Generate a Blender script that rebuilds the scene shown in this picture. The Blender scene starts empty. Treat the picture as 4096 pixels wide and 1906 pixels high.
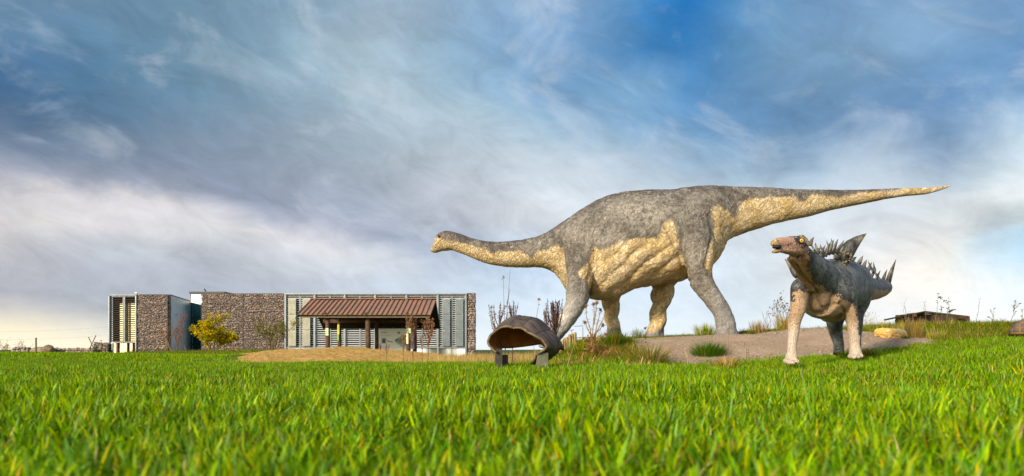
import bpy, bmesh, math, random
import numpy as np
from mathutils import Vector, Matrix, noise as mnoise

random.seed(7)
rng = np.random.default_rng(11)
SC = bpy.context.scene
COL = SC.collection

# ------------------------------------------------------------------ camera, light, exposure
CZ = 0.30                 # camera height in metres
FP = 2731.0               # focal length in photograph pixels (photograph 4096 wide)
PX0, PY0 = 2048.0, 1400.0  # principal column, horizon row

cam_d = bpy.data.cameras.new('camera')
cam = bpy.data.objects.new('camera', cam_d)
COL.objects.link(cam)
cam.location = (0, 0, CZ)
cam.rotation_euler = (math.radians(90), 0, 0)
cam_d.sensor_width = 36.0
cam_d.lens = 36.0 * FP / 4096.0
cam_d.shift_y = (1400.0 - 953.0) / 4096.0
cam_d.clip_start = 0.05
cam_d.clip_end = 6000
cam_d.dof.use_dof = True
cam_d.dof.focus_distance = 11.0
cam_d.dof.aperture_fstop = 2.8
SC.camera = cam

SUN_AZ = math.atan2(-0.66, -0.75)
SUN_EL = math.radians(24)
sun_d = bpy.data.lights.new('sun', 'SUN')
sun_d.energy = 4.4
sun_d.angle = math.radians(8)
sun_d.color = (1.0, 0.88, 0.69)
sun = bpy.data.objects.new('sun', sun_d)
COL.objects.link(sun)
SDIR = Vector((math.sin(SUN_AZ) * math.cos(SUN_EL), math.cos(SUN_AZ) * math.cos(SUN_EL), math.sin(SUN_EL)))
sun.rotation_euler = SDIR.to_track_quat('Z', 'Y').to_euler()
sun.location = SDIR * 60

SC.view_settings.view_transform = 'Standard'
SC.view_settings.look = 'None'
SC.view_settings.exposure = 0.40
SC.view_settings.gamma = 1.0
SC.view_settings.use_curve_mapping = False
SC.render.engine = 'CYCLES'
SC.cycles.use_denoising = True
SC.cycles.max_bounces = 6
SC.cycles.diffuse_bounces = 3
SC.cycles.glossy_bounces = 3
SC.cycles.transmission_bounces = 4
SC.cycles.transparent_max_bounces = 6
SC.cycles.caustics_reflective = False
SC.cycles.caustics_refractive = False


# ------------------------------------------------------------------ node helper
class NT:
    def __init__(self, tree):
        self.t = tree

    def n(self, kind, props=None, **ins):
        nd = self.t.nodes.new(kind)
        for k, v in (props or {}).items():
            setattr(nd, k, v)
        for k, v in ins.items():
            key = int(k[1:]) if k[0] == 'i' and k[1:].isdigit() else k.replace('_', ' ')
            s = nd.inputs[key]
            if isinstance(v, bpy.types.NodeSocket):
                self.t.links.new(v, s)
            else:
                s.default_value = v
        return nd

    def link(self, a, b):
        self.t.links.new(a, b)

    def math(self, op, a, b=0.0, c=None, clamp=False):
        kw = dict(i0=a, i1=b)
        if c is not None:
            kw['i2'] = c
        return self.n('ShaderNodeMath', {'operation': op, 'use_clamp': clamp}, **kw).outputs[0]

    def vmath(self, op, a, b=(0, 0, 0)):
        return self.n('ShaderNodeVectorMath', {'operation': op}, i0=a, i1=b).outputs[0]

    def mix(self, f, a, b, blend='MIX'):
        nd = self.n('ShaderNodeMix', {'data_type': 'RGBA', 'blend_type': blend})
        for s, v in ((nd.inputs[0], f), (nd.inputs[6], a), (nd.inputs[7], b)):
            if isinstance(v, bpy.types.NodeSocket):
                self.t.links.new(v, s)
            elif isinstance(v, (int, float)):
                s.default_value = v
            else:
                s.default_value = tuple(v) + (1,) if len(v) == 3 else v
        return nd.outputs[2]

    def noise(self, vec, scale, detail=4, rough=0.55, dist=0.0):
        return self.n('ShaderNodeTexNoise', Vector=vec, Scale=scale, Detail=detail, Roughness=rough, Distortion=dist).outputs[0]

    def sstep(self, v, lo, hi):
        return self.n('ShaderNodeMapRange', {'interpolation_type': 'SMOOTHSTEP'}, i0=v, i1=lo, i2=hi, i3=0.0, i4=1.0).outputs[0]

    def ramp(self, v, stops, interp='LINEAR'):
        nd = self.n('ShaderNodeValToRGB')
        cr = nd.color_ramp
        cr.interpolation = interp
        while len(cr.elements) < len(stops):
            cr.elements.new(0.5)
        for e, (p, c) in zip(cr.elements, stops):
            e.position = p
            e.color = tuple(c) + (1,) if len(c) == 3 else c
        self.t.links.new(v, nd.inputs[0])
        return nd.outputs[0]

    def attr(self, name, out='Fac'):
        return self.n('ShaderNodeAttribute', {'attribute_name': name}).outputs[out]


def lin(r, g, b):
    f = lambda c: (c / 255 / 12.92) if c / 255 <= 0.04045 else ((c / 255 + 0.055) / 1.055) ** 2.4
    return (f(r), f(g), f(b))


def new_mat(name):
    m = bpy.data.materials.new(name)
    m.use_nodes = True
    m.node_tree.nodes.clear()
    nt = NT(m.node_tree)
    out = nt.n('ShaderNodeOutputMaterial')
    return m, nt, out


def simple_mat(name, col, rough=0.7, metal=0.0, var=0.25, scale=6.0, bump=0.0, bscale=40.0, spec=0.5, col2=None, rnd=0.0):
    m, nt, out = new_mat(name)
    tc = nt.n('ShaderNodeTexCoord').outputs['Object']
    n1 = nt.noise(tc, scale, 6, 0.6)
    c2 = col2 or tuple(c * (1 - var) for c in col)
    f = nt.sstep(n1, 0.35, 0.65)
    base = nt.mix(f, c2, col)
    if rnd:
        r = nt.n('ShaderNodeObjectInfo').outputs['Random']
        k = nt.math('MULTIPLY_ADD', r, rnd, 1.0 - rnd * 0.5)
        hs = nt.n('ShaderNodeHueSaturation', Value=k, Color=base)
        base = hs.outputs[0]
    p = nt.n('ShaderNodeBsdfPrincipled', Base_Color=base, Roughness=rough, Metallic=metal)
    p.inputs['Specular IOR Level'].default_value = spec
    if bump:
        n2 = nt.noise(tc, bscale, 5, 0.6)
        b = nt.n('ShaderNodeBump', Strength=0.7, Distance=bump, Height=n2)
        nt.link(b.outputs[0], p.inputs['Normal'])
    nt.link(p.outputs[0], out.inputs[0])
    return m


# ------------------------------------------------------------------ sky (world)
SKY_TABLE = {  # read off the real sky by eye: height in 2576-scale rows, (column, r, g, b)
    -120: [(50, 96, 132, 165), (800, 120, 155, 183), (1300, 118, 158, 196), (1715, 40, 122, 186), (2100, 105, 148, 192), (2560, 105, 150, 198)],
    30: [(30, 92, 130, 163), (400, 105, 145, 175), (800, 125, 160, 185), (960, 160, 182, 200), (1080, 140, 172, 198), (1200, 128, 167, 202), (1450, 112, 155, 200), (1600, 65, 135, 192), (1715, 14, 104, 180), (1790, 55, 125, 185), (1900, 92, 145, 192), (2100, 108, 152, 196), (2350, 128, 168, 203), (2560, 105, 152, 200)],
    120: [(20, 72, 118, 158), (300, 92, 136, 168), (600, 118, 157, 182), (880, 172, 195, 210), (1050, 150, 182, 204), (1250, 122, 167, 206), (1450, 108, 155, 202), (1650, 45, 118, 180), (1760, 50, 120, 180), (1900, 108, 155, 196), (2050, 118, 162, 200), (2250, 118, 160, 198), (2400, 112, 156, 198), (2560, 98, 148, 198)],
    200: [(20, 52, 100, 148), (300, 82, 126, 160), (600, 115, 155, 180), (850, 155, 185, 204), (980, 172, 198, 212), (1100, 150, 185, 208), (1300, 122, 168, 208), (1500, 98, 152, 200), (1620, 130, 174, 210), (1750, 70, 132, 188), (1900, 105, 152, 194), (2150, 104, 150, 190), (2400, 92, 140, 188), (2560, 96, 148, 198)],
    280: [(20, 66, 106, 148), (300, 92, 126, 158), (600, 120, 150, 175), (800, 146, 172, 192), (1050, 180, 202, 216), (1200, 165, 194, 212), (1400, 135, 176, 210), (1650, 115, 162, 204), (1900, 86, 138, 188), (2150, 102, 146, 190), (2400, 92, 138, 188), (2500, 130, 168, 205), (2570, 150, 188, 220)],
    350: [(20, 100, 125, 155), (300, 112, 135, 160), (600, 132, 152, 174), (900, 162, 182, 198), (1150, 180, 198, 212), (1400, 165, 192, 211), (1650, 138, 175, 208), (1900, 100, 148, 194), (2150, 118, 156, 194), (2400, 120, 154, 192), (2500, 150, 180, 206), (2570, 200, 222, 235)],
    420: [(20, 150, 156, 172), (300, 126, 141, 165), (600, 133, 146, 167), (900, 162, 177, 193), (1150, 186, 198, 210), (1400, 190, 203, 214), (1700, 172, 194, 213), (1900, 146, 178, 206), (2150, 152, 180, 204), (2400, 160, 180, 202), (2500, 190, 208, 218), (2570, 228, 238, 242)],
    480: [(20, 208, 204, 204), (147, 204, 200, 202), (294, 199, 197, 201), (382, 192, 191, 197), (440, 163, 168, 183), (530, 138, 148, 168), (650, 138, 148, 168), (900, 160, 171, 188), (1150, 188, 195, 205), (1400, 200, 208, 215), (1700, 195, 207, 217), (1900, 176, 196, 212), (2150, 180, 196, 210), (2350, 192, 202, 212), (2480, 222, 228, 228), (2570, 232, 238, 240)],
    560: [(20, 206, 202, 202), (300, 202, 200, 204), (480, 208, 206, 209), (620, 217, 213, 213), (710, 208, 206, 210), (780, 162, 169, 186), (900, 146, 156, 178), (1020, 164, 172, 190), (1150, 186, 191, 201), (1300, 202, 207, 213), (1600, 205, 213, 220), (1900, 200, 210, 218), (2300, 208, 212, 216), (2420, 212, 216, 216), (2500, 166, 177, 182), (2570, 190, 200, 203)],
    640: [(20, 190, 190, 197), (200, 183, 186, 195), (400, 175, 181, 193), (650, 194, 198, 206), (850, 208, 210, 216), (970, 218, 216, 216), (1030, 186, 194, 208), (1090, 160, 174, 196), (1300, 184, 203, 225), (1600, 200, 216, 230), (1900, 210, 220, 228), (2250, 222, 220, 217), (2400, 232, 230, 222), (2480, 205, 228, 242), (2570, 165, 215, 248)],
    450: [(20, 192, 189, 193), (150, 166, 168, 181), (300, 140, 150, 168), (450, 134, 145, 166), (600, 135, 146, 167), (900, 161, 174, 190), (1150, 187, 197, 208), (1400, 195, 205, 214), (1700, 184, 201, 215), (1900, 160, 186, 208), (2150, 164, 187, 206), (2400, 176, 192, 207), (2500, 206, 218, 224), (2570, 230, 238, 241)],
    515: [(20, 213, 208, 206), (300, 210, 206, 208), (450, 214, 210, 211), (530, 206, 204, 208), (590, 158, 164, 181), (680, 140, 150, 171), (900, 158, 168, 187), (1100, 182, 189, 200), (1300, 200, 206, 213), (1600, 202, 210, 218), (1900, 190, 204, 215), (2300, 202, 208, 214), (2440, 218, 222, 222), (2510, 196, 204, 206), (2570, 212, 220, 222)],
    600: [(20, 196, 195, 199), (300, 184, 187, 195), (480, 196, 198, 203), (650, 206, 207, 211), (780, 220, 216, 215), (880, 210, 208, 212), (940, 162, 171, 189), (1030, 152, 163, 186), (1150, 178, 190, 208), (1300, 194, 206, 220), (1600, 204, 215, 226), (1900, 206, 216, 224), (2300, 214, 215, 216), (2420, 222, 224, 222), (2490, 190, 205, 212), (2570, 186, 212, 226)],
    680: [(20, 180, 181, 190), (200, 173, 177, 188), (450, 172, 180, 194), (700, 200, 204, 211), (900, 192, 199, 211), (1050, 206, 210, 216), (1130, 186, 200, 218), (1300, 192, 211, 231), (1600, 204, 219, 233), (1900, 213, 223, 232), (2250, 229, 225, 220), (2400, 238, 235, 226), (2500, 218, 233, 244), (2570, 190, 226, 248)],
    720: [(20, 172, 174, 184), (200, 165, 170, 182), (500, 176, 184, 198), (800, 190, 197, 208), (1100, 186, 200, 218), (1300, 200, 218, 236), (1600, 206, 222, 236), (1900, 215, 226, 236), (2250, 234, 230, 224), (2400, 240, 238, 230), (2570, 226, 238, 246)],
    790: [(20, 222, 215, 204), (120, 198, 197, 195), (270, 168, 173, 182), (600, 188, 197, 210), (1000, 205, 216, 230), (1300, 212, 227, 240), (1700, 214, 228, 240), (2000, 220, 232, 240), (2300, 238, 238, 236), (2570, 240, 245, 248)],
    835: [(20, 253, 242, 208), (100, 254, 243, 212), (200, 246, 238, 216), (270, 215, 218, 215), (600, 215, 222, 228), (1000, 222, 232, 240), (1300, 222, 234, 244), (1900, 224, 234, 242), (2570, 242, 246, 248)],
    872: [(20, 255, 244, 212), (270, 253, 244, 216), (600, 236, 238, 232), (1000, 232, 238, 240), (1300, 230, 238, 244), (1900, 230, 238, 244), (2570, 244, 247, 248)],
}


def sky_rgb(colx, row):
    rows = sorted(SKY_TABLE)
    row = min(max(row, rows[0]), rows[-1])

    def at(r):
        e = SKY_TABLE[r]
        xs = [q[0] for q in e]
        return np.array([np.interp(colx, xs, [q[k] for q in e]) for k in (1, 2, 3)])
    for a, b in zip(rows[:-1], rows[1:]):
        if a <= row <= b:
            t = (row - a) / (b - a)
            return at(a) * (1 - t) + at(b) * t
    return at(rows[-1])


world = bpy.data.worlds.new('World')
SC.world = world
world.use_nodes = True
world.node_tree.nodes.clear()
W = NT(world.node_tree)
wout = W.n('ShaderNodeOutputWorld')
wdir = W.n('ShaderNodeTexCoord').outputs['Generated']
sep = W.n('ShaderNodeSeparateXYZ', Vector=wdir)
wx, wy, wz = sep.outputs
# cloud-deck coordinates: the direction projected on a flat layer overhead
den = W.math('ADD', W.math('MAXIMUM', wz, 0.0), 0.16)
cx = W.math('DIVIDE', wx, den)
cy = W.math('DIVIDE', wy, den)
deck = W.n('ShaderNodeCombineXYZ', X=cx, Y=cy, Z=0.0).outputs[0]
rot = W.n('ShaderNodeVectorRotate', {'rotation_type': 'Z_AXIS'}, Vector=deck, Angle=math.radians(28)).outputs[0]
streak = W.vmath('MULTIPLY', rot, (0.7, 1.15, 1.0))
tilt = W.n('ShaderNodeVectorRotate', {'rotation_type': 'Y_AXIS'}, Vector=wdir, Angle=math.radians(-22)).outputs[0]
puff = W.vmath('MULTIPLY', tilt, (1.0, 1.0, 1.9))
nA = W.n('ShaderNodeTexNoise', Vector=streak, Scale=1.5, Detail=8, Roughness=0.58, Distortion=0.35)
nB = W.n('ShaderNodeTexNoise', Vector=puff, Scale=6.5, Detail=9, Roughness=0.60, Distortion=0.7)
wob = W.vmath('SUBTRACT', nA.outputs['Color'], (0.5, 0.5, 0.5))
wob2 = W.vmath('SUBTRACT', nB.outputs['Color'], (0.5, 0.5, 0.5))
wv = W.vmath('ADD', W.vmath('MULTIPLY', wob, (0.075, 0.06, 0)), W.vmath('MULTIPLY', wob2, (0.07, 0.05, 0)))
wsep = W.n('ShaderNodeSeparateXYZ', Vector=wv)
hor = W.math('SQRT', W.math('ADD', W.math('MULTIPLY', wx, wx), W.math('MULTIPLY', wy, wy)))
azi = W.math('ARCTAN2', wx, wy)
ele = W.math('ARCTAN2', wz, hor)
damp = W.sstep(ele, -0.02, 0.13)
azi2 = W.math('ADD', azi, W.math('MULTIPLY', wsep.outputs[0], damp))
ele2 = W.math('ADD', ele, W.math('MULTIPLY', wsep.outputs[1], damp))
apos = W.math('MULTIPLY_ADD', azi2, 1 / (2 * math.pi), 0.5)
ELS = [-0.6, 0.3, 1.6, 3.0, 4.4, 5.7, 7.0, 8.3, 9.6, 10.9, 12.2, 13.6, 15.2, 17.0, 19.0, 21.2, 23.4, 25.8, 36.0, 60.0]
AZ_IN = np.linspace(-38, 38, 27)
SKY_FILL = {0: (250, 243, 226), 1: (215, 218, 222), 2: (160, 178, 198), 3: (130, 158, 190)}


def sky_col(az, el):
    """sRGB of the sky at a compass direction (degrees); outside the view it goes on as an even, broken overcast."""
    if abs(az) <= 38.5 and el <= 27:
        a = math.radians(az)
        u = math.tan(a)
        v = math.tan(math.radians(max(el, 0))) / math.cos(a)
        c = sky_rgb(1288 + u * 1717.6, 880.5 - v * 1717.6)
        gap = math.exp(-(((1288 + u * 1717.6) - 1715) / 110) ** 2)
        k = 1 - 0.15 * (1 - gap) * min(max((el - 11) / 4, 0), 1)
        m_ = c.mean()
        return (m_ + (c - m_) * k) * (0.975 if el > 13 else 1.0)
    h = np.interp(el, [-1, 4, 12, 25, 60], [0, 1, 2, 2.4, 3])
    i = int(min(h, 2.999))
    c = np.array(SKY_FILL[i]) * (1 - (h - i)) + np.array(SKY_FILL[i + 1]) * (h - i)
    # the low sun's bright side, wide veil of thin cloud
    d = abs((az - math.degrees(SUN_AZ) + 180) % 360 - 180)
    g = math.exp(-(d / 60) ** 2) * math.exp(-(max(el - 8, 0) / 26) ** 2)
    return c * (1 - g) + np.array((255, 248, 226)) * g


SKYNODES = []
prev = None
for i, el in enumerate(ELS):
    az_out = [-180, -135, -80]
    azs = az_out + list(AZ_IN) + [80, 180]
    stops = []
    for a in azs:
        c = sky_col(a, el)
        l = np.array(lin(*c))
        d = abs((a - math.degrees(SUN_AZ) + 180) % 360 - 180)
        if abs(a) > 40:  # sky round the sun is brighter than white
            l = l * (1 + 1.6 * math.exp(-(d / 45) ** 2) * math.exp(-(max(el - 10, 0) / 24) ** 2))
        stops.append(((a + 180) / 360.0, tuple(l)))
    r = W.ramp(apos, stops, 'CARDINAL' if False else 'LINEAR')
    SKYNODES.append(r)
    if prev is None:
        prev = r
    else:
        f = W.sstep(ele2, math.radians(ELS[i - 1]), math.radians(el)) if False else W.n('ShaderNodeMapRange', i0=ele2, i1=math.radians(ELS[i - 1]), i2=math.radians(el), i3=0.0, i4=1.0).outputs[0]
        prev = W.mix(f, prev, r)
# wispy structure of the cloud layer
nC = W.noise(puff, 3.4, 9, 0.6, 0.6)
amp = W.math('MULTIPLY', W.math('SUBTRACT', nC, 0.5), W.math('MULTIPLY_ADD', damp, 0.5, 0.14))
fine = W.math('MULTIPLY', W.math('SUBTRACT', W.noise(puff, 13.0, 8, 0.66, 0.9), 0.5), W.math('MULTIPLY_ADD', damp, 0.55, 0.06))
gain = W.math('ADD', W.math('ADD', W.math('MULTIPLY', amp, 1.35), fine), 1.0)
cl = W.vmath('SCALE', prev)
cl.node.inputs['Scale'].default_value = 1.0
W.link(gain, cl.node.inputs['Scale'])
cl = W.mix(W.math('MULTIPLY', W.sstep(nB.outputs[0], 0.49, 0.70), W.math('MULTIPLY', damp, 0.30)), cl, (0.66, 0.71, 0.76))
sky = W.n('ShaderNodeTexSky', {'sky_type': 'NISHITA', 'sun_disc': False, 'sun_elevation': SUN_EL, 'sun_rotation': SUN_AZ % (2 * math.pi), 'altitude': 50})
bg1 = W.n('ShaderNodeBackground', Color=sky.outputs[0], Strength=0.05)
bg2 = W.n('ShaderNodeBackground', Color=cl, Strength=0.89)
mixw = W.n('ShaderNodeMixShader', Fac=0.92)
W.link(bg1.outputs[0], mixw.inputs[1])
W.link(bg2.outputs[0], mixw.inputs[2])
W.link(mixw.outputs[0], wout.inputs[0])
world.cycles.sampling_method = 'MANUAL'
world.cycles.sample_map_resolution = 512


# ------------------------------------------------------------------ mesh helpers
def P(px, py, Y):
    """the world point at distance Y that stands at photograph pixel (px, py)"""
    return Vector(((px - PX0) / FP * Y, Y, CZ + (PY0 - py) / FP * Y))


def tag(o, label=None, cat=None, group=None, kind=None):
    for k, v in (('label', label), ('category', cat), ('group', group), ('kind', kind)):
        if v:
            o[k] = v
    return o


def empty(name, loc, label, cat, group=None):
    o = bpy.data.objects.new(name, None)
    COL.objects.link(o)
    o.location = loc
    o.empty_display_size = 0.1
    return tag(o, label, cat, group)


def origin_of(o):
    v = Vector((0, 0, 0))
    while o is not None:
        v += Vector(o.location)
        o = o.parent
    return v


def link_mesh(name, me, mat=None, parent=None, loc=(0, 0, 0), rot=None, scl=None):
    o = bpy.data.objects.new(name, me)
    COL.objects.link(o)
    if parent:
        o.parent = parent
    o.location = loc
    if rot is not None:
        o.rotation_euler = rot
    if scl is not None:
        o.scale = scl
    if mat and not me.materials:
        me.materials.append(mat)
    return o


class MB:
    """collects shapes in world coordinates, then links them as one mesh object"""

    def __init__(self):
        self.v, self.f, self.c, self.mi = [], [], [], []
        self.cur = (0.5, 0.5, 0.5)
        self.m = 0

    def add(self, vs, fs):
        b = len(self.v)
        self.v.extend([tuple(p) for p in vs])
        self.c.extend([self.cur] * len(vs))
        self.f.extend([tuple(i + b for i in q) for q in fs])
        self.mi.extend([self.m] * len(fs))

    def box(self, c, s, rz=0.0, rx=0.0, ry=0.0):
        M = Matrix.Rotation(rz, 3, 'Z') @ Matrix.Rotation(ry, 3, 'Y') @ Matrix.Rotation(rx, 3, 'X')
        c = Vector(c)
        vs = [c + M @ Vector((x * s[0] / 2, y * s[1] / 2, z * s[2] / 2)) for x in (-1, 1) for y in (-1, 1) for z in (-1, 1)]
        self.add(vs, [(0, 1, 3, 2), (4, 6, 7, 5), (0, 4, 5, 1), (2, 3, 7, 6), (0, 2, 6, 4), (1, 5, 7, 3)])

    def prism(self, poly, d):
        """poly: list of 3-D points (planar), pushed along vector d"""
        n = len(poly)
        d = Vector(d)
        vs = [Vector(p) for p in poly] + [Vector(p) + d for p in poly]
        fs = [tuple(range(n))[::-1], tuple(range(n, 2 * n))] + [(i, (i + 1) % n, n + (i + 1) % n, n + i) for i in range(n)]
        self.add(vs, fs)

    def tube(self, pts, radii, n=6, cap=True):
        pts = [Vector(p) for p in pts]
        if isinstance(radii, (int, float)):
            radii = [radii] * len(pts)
        vs, fs = [], []
        up = None
        for i, p in enumerate(pts):
            d = (pts[min(i + 1, len(pts) - 1)] - pts[max(i - 1, 0)])
            d = d.normalized() if d.length > 1e-9 else Vector((0, 0, 1))
            if up is None:
                up = Vector((1, 0, 0)) if abs(d.x) < 0.8 else Vector((0, 1, 0))
            u = (up - d * up.dot(d)).normalized()
            w = d.cross(u)
            up = u
            for k in range(n):
                a = 2 * math.pi * k / n
                vs.append(p + (u * math.cos(a) + w * math.sin(a)) * radii[i])
        for i in range(len(pts) - 1):
            for k in range(n):
                fs.append((i * n + k, i * n + (k + 1) % n, (i + 1) * n + (k + 1) % n, (i + 1) * n + k))
        if cap:
            fs.append(tuple(range(n))[::-1])
            fs.append(tuple((len(pts) - 1) * n + k for k in range(n)))
        self.add(vs, fs)

    def rings(self, rings, cap=True):
        n = len(rings[0])
        vs = [p for r in rings for p in r]
        fs = []
        for i in range(len(rings) - 1):
            for k in range(n):
                fs.append((i * n + k, i * n + (k + 1) % n, (i + 1) * n + (k + 1) % n, (i + 1) * n + k))
        if cap:
            fs.append(tuple(range(n))[::-1])
            fs.append(tuple((len(rings) - 1) * n + k for k in range(n)))
        self.add(vs, fs)

    def leaf(self, p, d, nrm, L, Wd):
        p, d = Vector(p), Vector(d).normalized()
        s = d.cross(Vector(nrm))
        s = s.normalized() if s.length > 1e-6 else Vector((1, 0, 0))
        u = s.cross(d)
        self.add([p, p + d * L * 0.45 + s * Wd / 2 + u * L * 0.05, p + d * L - u * L * 0.1, p + d * L * 0.45 - s * Wd / 2 + u * L * 0.05], [(0, 1, 2, 3)])

    def mesh(self, name, org=(0, 0, 0), smooth=False, colors=False):
        me = bpy.data.meshes.new(name)
        v = np.array(self.v, dtype=np.float64).reshape(-1, 3) - np.array(org)
        me.from_pydata(v.tolist(), [], self.f)
        if colors:
            a = me.color_attributes.new('col', 'FLOAT_COLOR', 'POINT')
            c = np.ones((len(self.v), 4), dtype=np.float32)
            c[:, :3] = np.array(self.c)
            a.data.foreach_set('color', c.ravel())
        if any(self.mi):
            me.polygons.foreach_set('material_index', self.mi)
        if smooth:
            me.polygons.foreach_set('use_smooth', [True] * len(me.polygons))
        me.update()
        return me

    def build(self, name, mat, parent=None, smooth=False, colors=False, org=None):
        """linked at the parent's origin (or at org when it is top-level)"""
        o0 = origin_of(parent) if parent else Vector(org or (0, 0, 0))
        me = self.mesh(name, o0, smooth, colors)
        for m in (mat if isinstance(mat, (list, tuple)) else [mat]):
            me.materials.append(m)
        return link_mesh(name, me, None, parent, (0, 0, 0) if parent else tuple(o0))


def fix_normals(me):
    bm = bmesh.new()
    bm.from_mesh(me)
    bmesh.ops.recalc_face_normals(bm, faces=bm.faces)
    bm.to_mesh(me)
    bm.free()


def ss(t):
    t = np.clip(t, 0, 1)
    return t * t * (3 - 2 * t)


# cheap vectorised value noise for shaping ground and skins
_perm = rng.permutation(4096)
_val = rng.random(4096)


def vnoise(x, y, z=None):
    x = np.asarray(x, float)
    y = np.asarray(y, float)
    z = np.zeros_like(x) if z is None else np.asarray(z, float)
    xi, yi, zi = np.floor(x).astype(int), np.floor(y).astype(int), np.floor(z).astype(int)
    u, v, w = ss(x - xi), ss(y - yi), ss(z - zi)

    def h(a, b, c):
        return _val[_perm[(_perm[(_perm[a & 4095] + b) & 4095] + c) & 4095]]
    r = 0
    for dx in (0, 1):
        for dy in (0, 1):
            for dz in (0, 1):
                r = r + h(xi + dx, yi + dy, zi + dz) * (u if dx else 1 - u) * (v if dy else 1 - v) * (w if dz else 1 - w)
    return r


def fbm(x, y, z=None, o=4):
    r, a, s = 0, 0.5, 1.0
    for k in range(o):
        r = r + a * vnoise(np.asarray(x) * s + 17.3 * k, np.asarray(y) * s - 9.1 * k, None if z is None else np.asarray(z) * s + 5.7 * k)
        a *= 0.5
        s *= 2.03
    return r / (1 - 0.5 ** o)


# ------------------------------------------------------------------ terrain
def terrain(x, y):
    """height plus the weights of the bare dirt mound, the sand heap and the rough (long grass) areas"""
    x = np.asarray(x, float)
    y = np.asarray(y, float)
    base = -0.09 * ss((y - 8) / 12) - 0.36 * ss((y - 20) / 35)
    r = 0.05 * np.maximum(0, x - 3) ** 1.3
    base = base + 0.9 * np.tanh(r / 0.9) * ss((y + 2) / 9)
    base = base + 0.31 * (1 - np.exp(-np.maximum(0, -x - 8) / 6)) * ss((y - 8) / 10)
    base = base + 0.03 * (fbm(x * 0.5, y * 0.5, o=3) - 0.5)
    # knoll with the bare dirt on it
    tgt = np.interp(x, [0.0, 1.0, 2.0, 3.0, 4.2, 5.2, 5.8, 6.8, 7.9, 9.1, 10.5], [0.0, 0.40, 0.50, 0.55, 0.61, 0.65, 0.63, 0.79, 0.69, 0.54, 0.45])
    mk = ss((x - 0.1) / 1.6) * (1 - ss((x - 9.6) / 2.5)) * ss((y - 12.0) / 3.4) * (1 - ss((y - 19.5) / 6))
    z = base + np.maximum(0, tgt - base) * mk
    # long grassy bank on the right
    zb = 0.79 + 0.015 * (x - 9)
    bk = ss((x - 7.4) / 2.0) * ss((y - 14.0 + 0.10 * (x - 9)) / 2.6) * (1 - ss((y - 20) / 8))
    z = z + np.maximum(0, zb - z) * bk
    # sand heap before the shelter
    prof = np.interp(x, [-15.5, -13, -11.5, -9.7, -8.3, -7.7, -7.0, -5.8, -4.6, -3.4, -2.2, -1.5], [1446, 1430, 1416, 1403, 1396, 1391, 1397, 1403, 1412, 1428, 1442, 1455])
    zs = CZ + (1400 - prof) / FP * 33.0
    sk = ss((y - 16.5) / 14) * (1 - ss((y - 35) / 5)) * ss((x + 0.455 * y) / 2) * (1 - ss((x + 0.05 * y) / 1.5))
    lump = 0.16 * (fbm(x * 1.1, y * 0.8, o=4) - 0.5) * sk
    z = z + np.maximum(0, zs - z) * sk + lump
    # rough grass swell before the gabion wall
    zr = CZ - 14 / FP * 45 + 0.12 * (fbm(x * 0.3, y * 0.3) - 0.5)
    rk = ss((x + 25.5) / 5) * (1 - ss((x + 15.5) / 3)) * ss((y - 38) / 6) * (1 - ss((y - 48) / 5))
    z = z + np.maximum(0, zr - z) * rk
    wob = 0.9 * (fbm(x * 0.9, y * 0.9, o=3) - 0.5)
    front = np.interp(x, [2.3, 3.2, 5.0, 6.5, 8.2, 9.6], [12.9, 12.55, 12.4, 12.4, 13.1, 14.3])
    back = np.interp(x, [2.3, 3.2, 5.0, 6.0, 7.0, 8.2, 9.4], [16.8, 17.3, 17.7, 18.0, 17.4, 15.9, 14.6])
    dirt = np.minimum(np.minimum(y - front, back - y), np.minimum(x - 2.55, 8.6 - x) * 1.2) + 0.5 * wob
    sand = np.minimum(np.minimum(y - 17.2, 37.5 - y) * 0.6, np.minimum(x + 0.40 * y, -x - 0.062 * y)) + wob
    rough = np.maximum(np.minimum(mk - 0.18, 1) * 3 * (y > 11.5), np.maximum((bk - 0.12) * 3, (rk - 0.1) * 3))
    return z, dirt, sand, rough


def H(x, y):
    return float(terrain(np.array([x]), np.array([y]))[0][0])

# ------------------------------------------------------------------ ground
def ground_mats():
    def soil(name, c1, c2, c3, s1, s2, bump, rough=0.95, lo=0.5, hi=0.72):
        m, nt, out = new_mat(name)
        tc = nt.n('ShaderNodeTexCoord').outputs['Object']
        a = nt.noise(tc, s1, 7, 0.65)
        b = nt.noise(tc, s2, 6, 0.7)
        col = nt.mix(nt.sstep(a, 0.35, 0.65), c1, c2)
        col = nt.mix(nt.math('MULTIPLY', nt.sstep(b, lo, hi), 0.7), col, c3)
        p = nt.n('ShaderNodeBsdfPrincipled', Base_Color=col, Roughness=rough)
        p.inputs['Specular IOR Level'].default_value = 0.15
        h = nt.math('ADD', nt.math('MULTIPLY', a, 0.5), b)
        bp = nt.n('ShaderNodeBump', Strength=1.0, Distance=bump, Height=h)
        nt.link(bp.outputs[0], p.inputs['Normal'])
        nt.link(p.outputs[0], out.inputs[0])
        return m
    lawn = soil('lawn_soil', (0.035, 0.06, 0.012), (0.05, 0.085, 0.014), (0.10, 0.085, 0.03), 1.1, 9, 0.03)
    dirt = soil('dry_dirt', (0.37, 0.26, 0.175), (0.45, 0.325, 0.225), (0.27, 0.185, 0.12), 1.6, 16, 0.05, 0.95, 0.45, 0.62)
    sand = soil('yellow_sand', (0.76, 0.43, 0.10), (0.84, 0.54, 0.17), (0.40, 0.19, 0.045), 1.4, 5, 0.3, 0.95, 0.44, 0.6)
    return lawn, dirt, sand


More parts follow.
